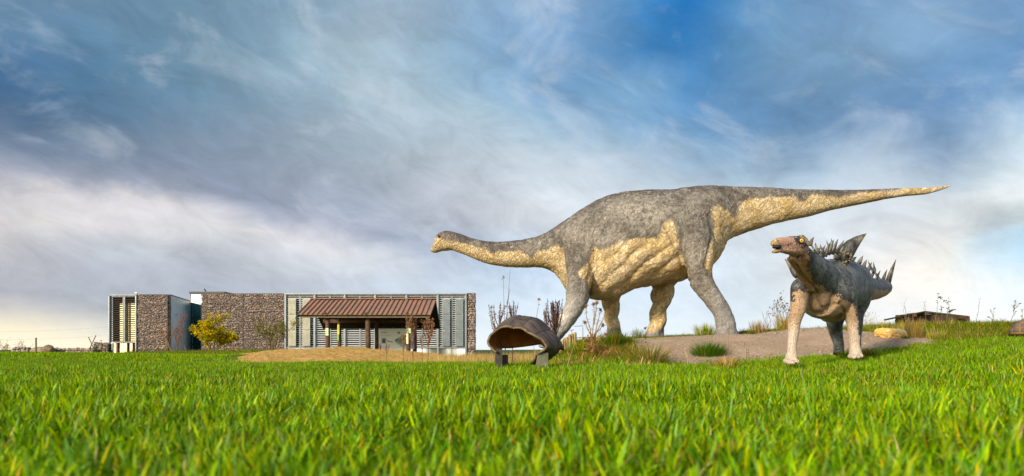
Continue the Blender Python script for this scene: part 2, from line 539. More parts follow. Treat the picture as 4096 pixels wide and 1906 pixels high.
def build_ground():
    xs = np.concatenate([-np.geomspace(2500, 62, 14), np.arange(-60, -20, 1.4), np.arange(-20, -2, 0.4), np.arange(-2, 12, 0.2), np.arange(12, 40, 1.4), np.geomspace(42, 2500, 14)])
    ys = np.concatenate([[-300, -100, -40, -15], np.arange(-6, 10, 0.5), np.arange(10, 22, 0.2), np.arange(22, 62, 0.6), np.geomspace(64, 3500, 18)])
    X, Y = np.meshgrid(xs, ys)
    Z, D, S, R = terrain(X, Y)
    Z = Z + 0.05 * (fbm(X * 1.7, Y * 1.7, o=4) - 0.5) * ((D > -0.3) | (S > -0.3))
    Z = Z + 0.22 * (fbm(X * 1.9, Y * 0.9, o=5) - 0.5) * (S > 0.2)
    nx, ny = len(xs), len(ys)
    idx = np.arange(nx * ny).reshape(ny, nx)
    q = np.stack([idx[:-1, :-1], idx[:-1, 1:], idx[1:, 1:], idx[1:, :-1]], -1).reshape(-1, 4)
    co = np.stack([X, Y, Z], -1).reshape(-1, 3)
    fd = D.ravel()[q].mean(1)
    fs = S.ravel()[q].mean(1)
    which = np.where(fd > 0, 1, np.where(fs > 0, 2, 0))
    mats = ground_mats()
    for k, (nm, m) in enumerate(zip(('ground', 'dirt_mound', 'sand_mound'), mats)):
        sel = q[which == k]
        u, inv = np.unique(sel, return_inverse=True)
        me = bpy.data.meshes.new(nm)
        me.from_pydata(co[u].tolist(), [], inv.reshape(-1, 4).tolist())
        me.polygons.foreach_set('use_smooth', [True] * len(me.polygons))
        me.materials.append(m)
        o = link_mesh(nm, me)
        o['kind'] = 'structure'


build_ground()

# ------------------------------------------------------------------ materials of the buildings
M = {}
M['steel'] = simple_mat('galvanised_steel', (0.33, 0.35, 0.36), 0.45, 0.55, 0.15, 3.0)
M['slat'] = simple_mat('louvre_metal', (0.80, 0.82, 0.82), 0.34, 0.25, 0.12, 2.0)
M['slat_dark'] = simple_mat('louvre_dark', (0.10, 0.075, 0.05), 0.5, 0.3, 0.3, 2.0)
M['dark'] = simple_mat('dark_bitumen', (0.025, 0.022, 0.02), 0.8, 0, 0.2)
M['backing'] = simple_mat('dark_backing', (0.02, 0.017, 0.015), 0.9, 0, 0.2)
M['coping'] = simple_mat('coping_metal', (0.055, 0.05, 0.048), 0.5, 0.2, 0.2)
M['side'] = simple_mat('blue_grey_cladding', (0.23, 0.34, 0.36), 0.34, 0.4, 0.25, 0.8, 0.004, 3)
M['rust'] = simple_mat('rusty_steel', (0.16, 0.06, 0.03), 0.85, 0.1, 0.4, 12)
M['panel'] = simple_mat('ribbed_cream_panel', (0.50, 0.47, 0.36), 0.5, 0.1, 0.16, 2.0)
M['panel_grey'] = simple_mat('ribbed_grey_panel', (0.34, 0.38, 0.38), 0.42, 0.25, 0.2, 2.0)
M['log'] = simple_mat('brown_timber', (0.125, 0.055, 0.024), 0.75, 0, 0.55, 3.0, 0.02, 14)
M['roofdark'] = simple_mat('dark_stained_board', (0.035, 0.02, 0.012), 0.85, 0, 0.4, 4.0, 0.01, 20)


def mirror_glass(name, col, rough=0.06, tint2=None):
    m, nt, out = new_mat(name)
    tc = nt.n('ShaderNodeTexCoord').outputs['Object']
    n1 = nt.noise(tc, 0.7, 3, 0.5)
    p = nt.n('ShaderNodeBsdfPrincipled', Base_Color=tuple(col) + (1,), Roughness=rough, Metallic=0.92)
    b = nt.n('ShaderNodeBump', Strength=0.12, Distance=0.02, Height=n1)
    nt.link(b.outputs[0], p.inputs['Normal'])
    nt.link(p.outputs[0], out.inputs[0])
    return m


M['glass'] = mirror_glass('sun_reflecting_glass', (0.86, 0.84, 0.78), 0.10)
M['glass_sunset'] = mirror_glass('sunset_tinted_glass', (0.92, 0.78, 0.45), 0.10)  # gold of the reflected sunset put into the mirror tint
M['glass_teal'] = mirror_glass('teal_glass', (0.10, 0.25, 0.26), 0.12)


def stone_mat():
    m, nt, out = new_mat('gabion_stone')
    a = nt.attr('rnd')
    r = nt.n('ShaderNodeObjectInfo').outputs['Random']
    k = nt.math('FRACT', nt.math('ADD', nt.math('MULTIPLY', a, 7.31), nt.math('MULTIPLY', r, 3.7)))
    col = nt.ramp(k, [(0.0, (0.19, 0.138, 0.113)), (0.25, (0.25, 0.185, 0.155)), (0.5, (0.30, 0.23, 0.195)), (0.75, (0.36, 0.285, 0.24)), (0.93, (0.30, 0.205, 0.14)), (0.985, (0.45, 0.29, 0.12))], 'CONSTANT')
    tc = nt.n('ShaderNodeNewGeometry').outputs['Position']
    n1 = nt.noise(tc, 9, 5, 0.7)
    col = nt.mix(nt.math('MULTIPLY', nt.sstep(n1, 0.4, 0.7), 0.25), col, (0.2, 0.155, 0.13))
    p = nt.n('ShaderNodeBsdfPrincipled', Base_Color=col, Roughness=0.9)
    b = nt.n('ShaderNodeBump', Strength=0.8, Distance=0.03, Height=n1)
    nt.link(b.outputs[0], p.inputs['Normal'])
    nt.link(p.outputs[0], out.inputs[0])
    return m


M['stone'] = stone_mat()

# eight rough stone shapes, unit size, shared by every stone
STONES = []
for k in range(8):
    r_ = random.Random(50 + k)
    vs = []
    for sx in (-1, 1):
        for sy in (-1, 1):
            for sz in (-1, 1):
                q = 0.5 * (0.78 + 0.22 * r_.random())
                vs.append((sx * q * (0.75 + 0.4 * r_.random()), sy * 0.5 * (0.6 + 0.4 * r_.random()), sz * q * (0.75 + 0.4 * r_.random())))
    vs.append((r_.uniform(-0.15, 0.15), -0.62, r_.uniform(-0.15, 0.15)))
    vs += [(-0.58, r_.uniform(-.1, .1), r_.uniform(-.2, .2)), (0.58, r_.uniform(-.1, .1), r_.uniform(-.2, .2))]
    # order: 0 ---,1 --+,2 -+-,3 -++,4 +--,5 +-+,6 ++-,7 +++ ; 8 front, 9 left, 10 right
    fs = [(0, 4, 8), (4, 5, 8), (5, 1, 8), (1, 0, 8), (2, 0, 9), (0, 1, 9), (1, 3, 9), (3, 2, 9), (4, 6, 10), (6, 7, 10), (7, 5, 10), (5, 4, 10), (0, 2, 6, 4), (1, 5, 7, 3), (2, 3, 7, 6)]
    STONES.append((vs, fs))
STONE_ME = []
for k, (vs, fs) in enumerate(STONES):
    me = bpy.data.meshes.new('stone')
    me.from_pydata(vs, [], fs)
    fix_normals(me)
    me.attributes.new('rnd', 'FLOAT', 'POINT').data.foreach_set('value', [0.13 * k] * len(vs))
    me.materials.append(M['stone'])
    STONE_ME.append(me)


def stone_layout(w, h, sw=(0.10, 0.28), sh=(0.075, 0.14), seed=1):
    """irregular courses of stones on a face w x h: (u, v, width, height, tilt)"""
    r = random.Random(seed)
    out = []
    v = 0.0
    while v < h - 0.05:
        ch = min(r.uniform(*sh), h - v)
        u = -r.uniform(0, 0.2)
        while u < w:
            cw = r.uniform(*sw) * (1 if r.random() > 0.25 else 0.6)
            a, b = max(u, 0), min(u + cw, w)
            if b - a > 0.06:
                if cw < 0.2 and r.random() < 0.3:
                    t = r.uniform(0.4, 0.6)
                    out.append(((a + b) / 2, v + ch * t / 2, b - a, ch * t, r.uniform(-.2, .2)))
                    out.append(((a + b) / 2, v + ch * (1 + t) / 2, b - a, ch * (1 - t), r.uniform(-.2, .2)))
                else:
                    out.append(((a + b) / 2, v + ch / 2 + r.uniform(-.025, .025), (b - a), ch * r.uniform(0.9, 1.25), r.uniform(-.28, .28)))
            u += cw
        v += ch
    return out


STUFF_RND = []


def stones_on(parent, part_name, o0, udir, ndir, lay, singles, depth=0.2):
    """stones on the face that starts at o0 (world), along udir, facing ndir; the first `singles` are objects of their own"""
    org = origin_of(parent)
    u = Vector(udir)
    nn = Vector(ndir)
    ang = math.atan2(u.y, u.x)
    vs_all, fs_all, rn = [], [], []
    r = random.Random(5)
    lay = list(lay)
    r.shuffle(lay)
    for i, (a, b, w, h, t) in enumerate(lay):
        k = r.randrange(8)
        sc = (w * 0.93, depth, h * 0.92)
        c = Vector(o0) + u * a + Vector((0, 0, b)) + nn * r.uniform(-0.03, 0.035)
        if i < singles:
            link_mesh('stone', STONE_ME[k], None, parent, c - org, (0, t, ang), sc)
        else:
            Mx = Matrix.Rotation(ang, 3, 'Z') @ Matrix.Rotation(t, 3, 'Y') @ Matrix.Diagonal(sc)
            base = len(vs_all)
            vs_all += [tuple(c - org + Mx @ Vector(q)) for q in STONES[k][0]]
            fs_all += [tuple(j + base for j in f) for f in STONES[k][1]]
            rn += [r.random()] * len(STONES[k][0])
    if vs_all:
        me = bpy.data.meshes.new(part_name)
        me.from_pydata(vs_all, [], fs_all)
        fix_normals(me)
        me.attributes.new('rnd', 'FLOAT', 'POINT').data.foreach_set('value', rn)
        me.materials.append(M['stone'])
        o = link_mesh(part_name, me, None, parent)
        o['kind'] = 'stuff'


# ------------------------------------------------------------------ the museum building
BY = 57.0
K = BY / FP


def bx(px):
    return (px - PX0) * K


def bz(py):
    return CZ + (PY0 - py) * K


ZB = -0.95
museum = empty('museum_building', (bx(1200), BY, ZB), 'long low flat roofed building with stone filled cage walls and metal louvres', 'building')

# core volumes (dark walls behind the cladding, roof slabs)
mb = MB()
def slab(pts, z0, z1):
    mb.prism([(x, y, z0) for x, y in pts], (0, 0, z1 - z0))


slab([(bx(445), BY + 0.5), (bx(671) - 0.25, BY + 0.5), (bx(671) - 1.7, BY + 4.6), (bx(445), BY + 4.6)], ZB, bz(1187))
slab([(bx(812), BY + 0.6), (bx(1893), BY + 0.6), (bx(1840), BY + 14), (bx(812) - 1.5, BY + 14)], ZB, bz(1182))
mb.build('wall', M['backing'], museum)
mb = MB()
slab([(bx(440), BY - 0.1), (bx(674), BY - 0.1), (bx(674) - 0.5, BY + 1.6), (bx(440), BY + 4.5)], bz(1181.5), bz(1179.5))
slab([(bx(808), BY + 0.42), (bx(1897), BY + 0.42), (bx(1842), BY + 14.2), (bx(808) - 1.5, BY + 14.2)], bz(1180), bz(1177.3))
mb.build('roof', M['coping'], museum)


def gabion(px0, px1, ytop, singles, seed, sw=(0.10, 0.28), sh=(0.075, 0.14)):
    x0, x1, zt = bx(px0), bx(px1), bz(ytop)
    w, h = x1 - x0, zt - ZB
    m_ = MB()
    m_.box(((x0 + x1) / 2, BY + 0.20, (ZB + zt) / 2), (w - 0.02, 0.34, h - 0.02))
    g = m_.build('gabion_wall', M['backing'], museum)
    stones_on(g, 'gabion_stones', (x0, BY, ZB), (1, 0, 0), (0, -1, 0), stone_layout(w, h, sw, sh, seed), singles)
    # right-hand cheek of the cage
    stones_on(g, 'gabion_stones', (x1 - 0.03, BY + 0.05, ZB), (0, 1, 0), (1, 0, 0), stone_layout(0.36, h, (0.1, 0.2), sh, seed + 3), 0, 0.12)
    wires = MB()
    z = zt
    while z > ZB:
        wires.box(((x0 + x1) / 2, BY - 0.135, z), (w, 0.012, 0.030))
        z -= 0.765
    n = max(1, round(w / 3.05))
    for i in range(n + 1):
        wires.box((x0 + w * i / n, BY - 0.137, (ZB + zt) / 2), (0.030, 0.012, h))
    wires.build('cage_wire', M['coping'], g)
    return g


gabion(550, 673, 1179.5, 60, 3)
gabion(808, 1140, 1175.5, 120, 8)
gabion(1869, 1900, 1174, 110, 14, (0.12, 0.34), (0.12, 0.24))

# louvre slats: one profile shared by all
slat_me = {}


def slat_mesh(L, mat):
    key = (round(L, 3), mat.name)
    if key not in slat_me:
        m_ = MB()
        prof = [(-0.085, -0.030), (-0.095, -0.004), (-0.04, 0.030), (0.08, 0.052), (0.085, 0.036), (-0.02, 0.0)]
        m_.rings([[Vector((x, a, b)) for a, b in prof] for x in (-L / 2, L / 2)])
        me = m_.mesh('slat')
        fix_normals(me)
        me.materials.append(mat)
        slat_me[key] = me
    return slat_me[key]


org = origin_of(museum)


def louvre(px0, px1, ytop, ybot, n, posts, parent_name='louvre_bay'):
    x0, x1 = bx(px0), bx(px1)
    fr = MB()
    zt, zb_ = bz(ytop), bz(ybot)
    for x in (x0 + 0.03, x1 - 0.03):
        fr.box((x, BY - 0.02, (zt + zb_) / 2), (0.055, 0.16, zt - zb_))
    fr.box(((x0 + x1) / 2, BY - 0.021, zt + 0.02), (x1 - x0, 0.162, 0.05))
    fr.box(((x0 + x1) / 2, BY - 0.021, zb_ - 0.02), (x1 - x0, 0.162, 0.06))
    b = fr.build(parent_name, M['steel'], museum)
    L = x1 - x0 - 0.13
    for i in range(n):
        z = zt - (zt - zb_) * (i + 0.55) / n
        link_mesh('slat', slat_mesh(L, posts or M['slat']), None, b, Vector(((x0 + x1) / 2, BY + 0.0, z)) - org)
    return b


# right facade: six bays of two louvre fields
posts_px = [1144, 1261, 1381, 1502.5, 1627, 1752, 1864]
halves = []
for a, b in zip(posts_px[:-1], posts_px[1:]):
    c = (a + b) / 2 - 1
    halves += [(a + 3.2, c), (c + 1.5, b - 3.2)]
for (a, b) in halves:
    louvre(a, b, 1181, 1388, 24, None)
# posts of the facade, top rail
for px in posts_px:
    m_ = MB()
    m_.box((bx(px), BY - 0.14, (bz(1179) + ZB) / 2), (0.125, 0.16, bz(1179) - ZB))
    m_.build('facade_post', M['steel'], museum)
m_ = MB()
m_.box(((bx(1141) + bx(1866)) / 2, BY - 0.15, bz(1177.2)), (bx(1866) - bx(1141), 0.26, 0.09))
m_.build('top_rail', M['steel'], museum)
m_ = MB()
m_.box(((bx(1141) + bx(1866)) / 2, BY - 0.10, bz(1392)), (bx(1866) - bx(1141), 0.2, 0.05))
m_.build('bottom_rail', M['steel'], museum)
# behind the louvres: dark glass; below them: bright reflecting panes
m_ = MB()
m_.box(((bx(1146) + bx(1862)) / 2, BY + 0.30, (bz(1180) + bz(1389)) / 2), (bx(1862) - bx(1146), 0.04, bz(1180) - bz(1389)))
m_.build('dark_glazing', M['dark'], museum)


def pane(px0, px1, y0, y1, mat, Y=BY, tilt=1.4, name='window_pane', parent=None):
    z0, z1 = bz(y1), bz(y0)
    m_ = MB()
    m_.box(((bx(px0) + bx(px1)) / 2, Y, (z0 + z1) / 2), (bx(px1) - bx(px0), 0.03, z1 - z0), 0, math.radians(-tilt))
    return m_.build(name, mat, parent or museum)


for (a, b) in halves:
    pane(a, b - 0.5, 1395, 1452, M['glass'], BY + 0.05)

# ribbed collector panels, four columns of three
for ci, (a, b) in enumerate([(1157.6, 1188), (1214, 1244.5), (1770, 1801), (1823, 1854)]):
    for (t, u) in ((1197, 1258.5), (1260.5, 1321.5), (1323.5, 1386)):
        m_ = MB()
        x0, x1, z0, z1 = bx(a), bx(b), bz(u), bz(t)
        m_.box(((x0 + x1) / 2, BY - 0.25, (z0 + z1) / 2), (x1 - x0, 0.05, z1 - z0))
        nr = 9
        for i in range(nr):
            x = x0 + (x1 - x0) * (i + 0.5) / nr
            m_.box((x, BY - 0.29, (z0 + z1) / 2), ((x1 - x0) / nr * (0.72 if ci < 2 else 0.5), 0.05, z1 - z0 - 0.08))
        for x in (x0 + 0.05, x1 - 0.05):
            m_.box((x, BY - 0.26, z1 + 0.025), (0.06, 0.05, 0.05))
        m_.build('ribbed_panel', M['panel'] if ci < 2 else M['panel_grey'], museum)

# left wing: louvre field over shop-like glazing
louvre(442.5, 497, 1187, 1369, 21, M['slat_dark'])
louvre(499.5, 547, 1187, 1369, 21, M['slat_dark'])
for px, mt in ((441, M['steel']), (548, M['steel'])):
    m_ = MB()
    m_.box((bx(px), BY - 0.10, (bz(1180) + ZB) / 2), (0.085, 0.22, bz(1180) - ZB))
    m_.build('facade_post', mt, museum)
m_ = MB()
m_.box(((bx(439) + bx(549)) / 2, BY - 0.1, bz(1182)), (bx(549) - bx(439), 0.22, 0.06))
m_.build('top_rail', M['steel'], museum)
for (a, b) in ((446, 465), (473, 508), (512, 530), (534, 547)):
    pane(a, b, 1374, 1452, M['glass_sunset'], BY + 0.12, 1.6)
pane(446, 464, 1188, 1368, M['dark'], BY + 0.2, 0)
pane(466, 546, 1214, 1368, M['glass_sunset'], BY + 0.2, 0.0)
pane(466, 546, 1188, 1213, M['dark'], BY + 0.2, 0.0)
m_ = MB()
for px, w in ((469, 0.15), (510, 0.075), (532, 0.075)):
    m_.box((bx(px), BY + 0.02, (bz(1372) + ZB) / 2), (w, 0.12, bz(1372) - ZB))
m_.build('mullion', M['rust'], museum)
m_ = MB()
m_.box((bx(469), BY + 0.13, bz(1280)), (0.14, 0.05, bz(1188) - bz(1372)))
m_.box((bx(515), BY + 0.13, bz(1290)), (0.06, 0.05, bz(1210) - bz(1372)))
m_.build('mullion', M['roofdark'], museum)

# receding blue-grey side wall, glazed link, raised roof light
sx0, sx1 = bx(673.5), None
dv = Vector((-0.327, 1, 0))


def side_pt(px, off=0.0):
    """distance along the side wall at which it shows at column px"""
    t = (px - PX0) / FP
    Yq = (bx(674) - dv.x * (BY + 0.4)) / (t - dv.x)
    return Vector((t * Yq, Yq, 0))


A0 = Vector((bx(674), BY + 0.4, 0))
A1 = side_pt(763)
zA = bz(1182)
zE = CZ + (1400 - 1209) / FP * A1.y
nrm = Vector((dv.y, -dv.x, 0)).normalized()
m_ = MB()
nseg = 3
for i in range(nseg):
    a = A0 + (A1 - A0) * (i / nseg) + (A1 - A0).normalized() * 0.012
    b = A0 + (A1 - A0) * ((i + 1) / nseg) - (A1 - A0).normalized() * 0.012
    za, zb2 = zA + (zE - zA) * i / nseg, zA + (zE - zA) * (i + 1) / nseg
    w_ = MB()
    w_.prism([(a.x, a.y, ZB), (b.x, b.y, ZB), (b.x, b.y, zb2), (a.x, a.y, za)], -nrm * 0.12)
    w_.build('cladding_panel', M['side'], museum)
m_.prism([(A0.x, A0.y, zA), (A1.x, A1.y, zE), (A1.x, A1.y, zE + 0.14), (A0.x, A0.y, zA + 0.10)], -nrm * 0.4)
m_.build('coping', M['coping'], museum)
m_ = MB()
m_.prism([(A0.x, A0.y + 0.3, ZB), (A1.x, A1.y, ZB), (A1.x, A1.y, zE - 0.05), (A0.x, A0.y + 0.3, zA - 0.05)], -nrm * 0.9 + Vector((0, 0.0, 0)))
o = m_.build('wall', M['backing'], museum)
o.location = -nrm * 0.13
YL = A1.y + 0.25


def lx(px):
    return (px - PX0) / FP * YL


def lz(py):
    return CZ + (PY0 - py) / FP * YL


for (y0a, y0b, y1) in ((1213, 1224, 1269), (1272, 1272, 1285), (1289, 1289, 1377), (1381, 1381, 1440)):
    m_ = MB()
    m_.prism([(lx(766), YL, lz(y1)), (lx(812), YL, lz(y1)), (lx(812), YL, lz(y0b)), (lx(766), YL, lz(y0a))], (0, 0.05, 0))
    m_.build('link_pane', M['glass_teal'], museum)
m_ = MB()
m_.prism([(lx(762), YL + 0.06, ZB), (lx(812), YL + 0.06, ZB), (lx(812), YL + 0.06, lz(1222)), (lx(762), YL + 0.06, lz(1210))], (0, 0.3, 0))
m_.prism([(lx(762.5), YL - 0.05, ZB), (lx(766), YL - 0.05, ZB), (lx(766), YL - 0.05, lz(1211)), (lx(762.5), YL - 0.05, lz(1210))], (0, 0.1, 0))
m_.build('link_frame', M['coping'], museum)
YR = YL + 1.2


def rx_(px):
    return (px - PX0) / FP * YR


def rz_(py):
    return CZ + (PY0 - py) / FP * YR


m_ = MB()
m_.box(((rx_(764) + rx_(830)) / 2, YR, (rz_(1176.5) + rz_(1235)) / 2), (rx_(830) - rx_(764), 0.04, rz_(1176.5) - rz_(1235)), 0, math.radians(-3.0))
m_.build('roof_light_pane', M['glass'], museum)
m_ = MB()
m_.box(((rx_(761) + rx_(902)) / 2, YR + 2.0, rz_(1172)), (rx_(902) - rx_(761), 4.5, rz_(1168) - rz_(1176)))
m_.box((rx_(762.3), YR + 0.02, (rz_(1176) + rz_(1211)) / 2), (0.06, 0.09, rz_(1176) - rz_(1211)))
m_.build('raised_roof', M['coping'], museum)
m_ = MB()
m_.box((rx_(832) + 0.9, YR + 2.2, rz_(1195)), (1.8, 4.0, rz_(1178) - rz_(1215)))
m_.build('wall', M['coping'], museum)

# roof fittings
bird = MB()
bc = P(820, 1162.5, YR - 0.1)
bird.rings([[bc + Vector((math.cos(t) * r * 0.8 + dx, math.sin(t) * r * 0.8, dz)) for t in np.linspace(0, 2 * math.pi, 8, endpoint=False)]
            for dx, dz, r in ((0.10, -0.14, 0.01), (0.07, -0.09, 0.075), (0.02, 0.0, 0.11), (-0.03, 0.09, 0.09), (-0.06, 0.16, 0.055), (-0.10, 0.19, 0.05), (-0.17, 0.185, 0.008))])
bird.tube([bc + Vector((0.05, -0.02, -0.06)), bc + Vector((0.045, -0.02, -0.165))], 0.012, 5)
bird.tube([bc + Vector((0.05, 0.03, -0.06)), bc + Vector((0.045, 0.03, -0.165))], 0.012, 5)
b_ = bird.build('bird', M['dark'], None, True, org=bc - Vector((0, 0, 0.165)))
fix_normals(b_.data)
tag(b_, 'small dark bird perched on the raised dark roof slab', 'bird')
m_ = MB()
vc = P(545, 1178, BY + 0.4)
m_.tube([vc + Vector((0, 0, -0.02)), vc + Vector((0, 0, 0.10))], 0.04, 8)
m_.tube([vc + Vector((-0.10, 0, 0.10)), vc + Vector((0.11, -0.02, 0.13))], [0.075, 0.055], 8)
v_ = m_.build('camera_lamp', simple_mat('white_enamel', (0.75, 0.75, 0.72), 0.4, 0, 0.1), museum)
v_.name = 'roof_floodlight'

# ------------------------------------------------------------------ roofed shelter
def roof_mat():
    m, nt, out = new_mat('weathered_red_roof_sheet')
    g = nt.n('ShaderNodeNewGeometry').outputs['Position']
    r = nt.n('ShaderNodeObjectInfo').outputs['Random']
    st = nt.vmath('MULTIPLY', g, (2.2, 1.2, 1.2))
    off = nt.n('ShaderNodeCombineXYZ', X=nt.math('MULTIPLY', r, 31.0), Y=0.0, Z=0.0).outputs[0]
    v = nt.vmath('ADD', st, off)
    a = nt.noise(v, 0.9, 6, 0.6)
    b = nt.noise(g, 9.0, 6, 0.7)
    col = nt.mix(nt.sstep(a, 0.36, 0.66), (0.215, 0.13, 0.085), (0.35, 0.14, 0.085))
    col = nt.mix(nt.math('MULTIPLY', nt.sstep(b, 0.45, 0.7), 0.55), col, (0.20, 0.15, 0.10))
    z = nt.n('ShaderNodeSeparateXYZ', Vector=g).outputs[2]
    mossy = nt.math('MULTIPLY', nt.sstep(z, 2.62, 2.25), nt.sstep(b, 0.35, 0.6))
    col = nt.mix(nt.math('MULTIPLY', mossy, 0.75), col, (0.20, 0.19, 0.05))
    spots = nt.sstep(nt.noise(g, 16.0, 2, 0.5), 0.66, 0.72)
    col = nt.mix(nt.math('MULTIPLY', spots, 0.6), col, (0.45, 0.38, 0.24))
    p = nt.n('ShaderNodeBsdfPrincipled', Base_Color=col, Roughness=0.8)
    bp = nt.n('ShaderNodeBump', Strength=0.6, Distance=0.02, Height=b)
    nt.link(bp.outputs[0], p.inputs['Normal'])
    nt.link(p.outputs[0], out.inputs[0])
    return m


M['roofsheet'] = roof_mat()
SX0, SX1 = -12.60, -4.78
EF, RG, EB = Vector((0, 40.0, 2.36)), Vector((0, 42.9, 3.46)), Vector((0, 45.6, 1.78))
shelter = empty('open_shelter', (-8.7, 42.8, 0.2), 'open timber shelter with a weathered red brown ribbed roof on sand', 'shelter')
so = origin_of(shelter)
NS = 27
sw_ = (SX1 - SX0) / NS


def sheet_mesh(e, r, name):
    m1 = MB()
    d = (r - e)
    n_ = Vector((0, -d.z, d.y)).normalized()
    if n_.z < 0:
        n_ = -n_
    prof = [(0.0, 0.0), (0.06, 0.075), (0.11, 0.075), (0.16, 0.0), (0.62, 0.0), (1.0, 0.0)]
    rings = []
    for s in (0.0, 0.5, 1.0):
        c = e + d * s
        top = [c + Vector((u * sw_, 0, 0)) + n_ * h for u, h in prof]
        bot = [c + Vector((u * sw_, 0, 0)) + n_ * (h - 0.014) for u, h in prof[::-1]]
        rings.append(top + bot)
    m1.rings(rings)
    me = m1.mesh(name)
    fix_normals(me)
    me.materials.append(M['roofsheet'])
    return me


sheet_f = sheet_mesh(EF, RG, 'roof_sheet')
sheet_b = sheet_mesh(EB, RG, 'roof_sheet')
for i in range(NS):
    dz = random.uniform(-0.008, 0.008)
    link_mesh('roof_sheet', sheet_f, None, shelter, Vector((SX0 + i * sw_, random.uniform(-.03, .02), dz)) - so)
    link_mesh('roof_sheet', sheet_b, None, shelter, Vector((SX0 + i * sw_, 0, dz)) - so)
m_ = MB()
m_.box(((SX0 + SX1) / 2, RG.y, RG.z + 0.055), (SX1 - SX0 + 0.04, 0.34, 0.05))
m_.build('ridge_cap', M['roofsheet'], shelter)
# dark boarding under the sheets, fascias, beams
m_ = MB()
for e in (EF, EB):
    d = RG - e
    n_ = Vector((0, -d.z, d.y)).normalized()
    n_ = n_ if n_.z > 0 else -n_
    a, b = e + d * 0.02 - n_ * 0.09, e + d * 0.99 - n_ * 0.09
    m_.prism([(SX0 + 0.06, a.y, a.z), (SX1 - 0.06, a.y, a.z), (SX1 - 0.06, b.y, b.z), (SX0 + 0.06, b.y, b.z)], -n_ * 0.05)
m_.build('under_boarding', M['roofdark'], shelter)
m_ = MB()
m_.box(((SX0 + SX1) / 2 + 0.03, EF.y + 0.13, EF.z - 0.10), (SX1 - SX0 - 0.2, 0.045, 0.15))
m_.build('fascia_board', simple_mat('fascia_timber', (0.16, 0.11, 0.06), 0.8, 0, 0.3, 3), shelter)
for x in (SX0 + 0.03, SX1 - 0.03):
    for e in (EF, EB):
        m_ = MB()
        d = (RG - e)
        a = e + d * 0.01 - Vector((0, 0, 0.16))
        m_.prism([(x - 0.02, a.y, a.z), (x - 0.02, a.y, a.z + 0.12), (x - 0.02, RG.y, RG.z - 0.04), (x - 0.02, RG.y, RG.z - 0.2)], (0.04, 0, 0))
        m_.build('verge_board', M['roofdark'], shelter)
for Yb, zb_ in ((40.55, 2.32), (44.0, 2.14)):
    m_ = MB()
    m_.box((-8.7, Yb, zb_), (6.9, 0.17, 0.22))
    m_.build('beam', M['log'], shelter)
for x in (-11.0, -8.63, -6.2):
    m_ = MB()
    m_.box((x, 42.3, 2.40), (0.12, 4.6, 0.18))
    m_.build('tie_beam', M['log'], shelter)
post_list = [(1311, 40.5, 0.135), (1472, 40.5, 0.15), (1633.5, 40.5, 0.13), (1358, 44.0, 0.125), (1506.5, 44.0, 0.125), (1660, 44.0, 0.12)]
for px, Yp, r in post_list:
    x = (px - PX0) / FP * Yp
    z0 = H(x, Yp) - 0.3
    m_ = MB()
    m_.tube([(x, Yp, z0), (x + 0.01, Yp, 0.9), (x - 0.01, Yp, 1.7), (x, Yp, 2.3)], [r, r * 1.02, r * 0.98, r], 12)
    m_.build('post', M['log'], shelter, True)


# printed sheets and boards
def print_mat(name, base, marks, rough=0.5):
    """flat print: soft rectangles / ellipses (u0, v0, u1, v1, colour) on the sheet's generated coordinates"""
    m, nt, out = new_mat(name)
    g = nt.n('ShaderNodeTexCoord').outputs['Generated']
    s = nt.n('ShaderNodeSeparateXYZ', Vector=g)
    u, v = s.outputs[0], s.outputs[2]
    col = tuple(base) + (1,)
    cur = nt.mix(0.0, base, base)
    for (u0, v0, u1, v1, c) in marks:
        a = nt.math('MULTIPLY', nt.math('GREATER_THAN', u, u0), nt.math('LESS_THAN', u, u1))
        b = nt.math('MULTIPLY', nt.math('GREATER_THAN', v, v0), nt.math('LESS_THAN', v, v1))
        cur = nt.mix(nt.math('MULTIPLY', a, b), cur, c)
    p = nt.n('ShaderNodeBsdfPrincipled', Base_Color=cur, Roughness=rough)
    nt.link(p.outputs[0], out.inputs[0])
    return m


GREY = (0.30, 0.29, 0.25)
lines = [(0.09, 0.825, 0.28, 0.85, (0.10, 0.10, 0.10))] + [(0.09, v, w, v + 0.008, GREY) for v, w in ((0.745, 0.36), (0.70, 0.48), (0.665, 0.40), (0.225, 0.40), (0.19, 0.44), (0.155, 0.38), (0.12, 0.30))]
lines += [(0.67, 0.76, 0.76, 0.86, (0.12, 0.13, 0.10)), (0.68, 0.77, 0.75, 0.81, (0.45, 0.47, 0.4)), (0.79, 0.80, 0.83, 0.815, GREY)]
lines += [(0.10, 0.33, 0.26, 0.59, (0.42, 0.40, 0.34))]
Mboard = print_mat('info_board_print', (0.84, 0.80, 0.66), lines)
board = empty('information_board', P(1570, 1402, 43.7), 'large cream information board between posts under the shelter roof', 'sign')
bp0, bp1 = P(1515, 1316, 43.7), P(1628, 1404, 43.7)
m_ = MB()
m_.box(((bp0.x + bp1.x) / 2, 43.7, (bp0.z + bp1.z) / 2), (bp1.x - bp0.x, 0.05, bp0.z - bp1.z))
m_.build('board', Mboard, board)
m_ = MB()
m_.tube([(bp0.x - 0.02, 43.68, bp0.z + 0.02), (bp1.x, 43.68, bp0.z + 0.02)], 0.02, 6)
m_.tube([((bp0.x + bp1.x) / 2, 43.68, bp0.z + 0.02), ((bp0.x + bp1.x) / 2 + 0.02, 43.66, bp0.z + 0.07)], 0.04, 6)
m_.build('hanging_rail', M['steel'], board)


def bpt(cx_, cy_):
    """a point of the board face from crop pixels"""
    v = P(1450 + cx_ / 3.33, 1120 + cy_ / 3.33, 43.66)
    return v


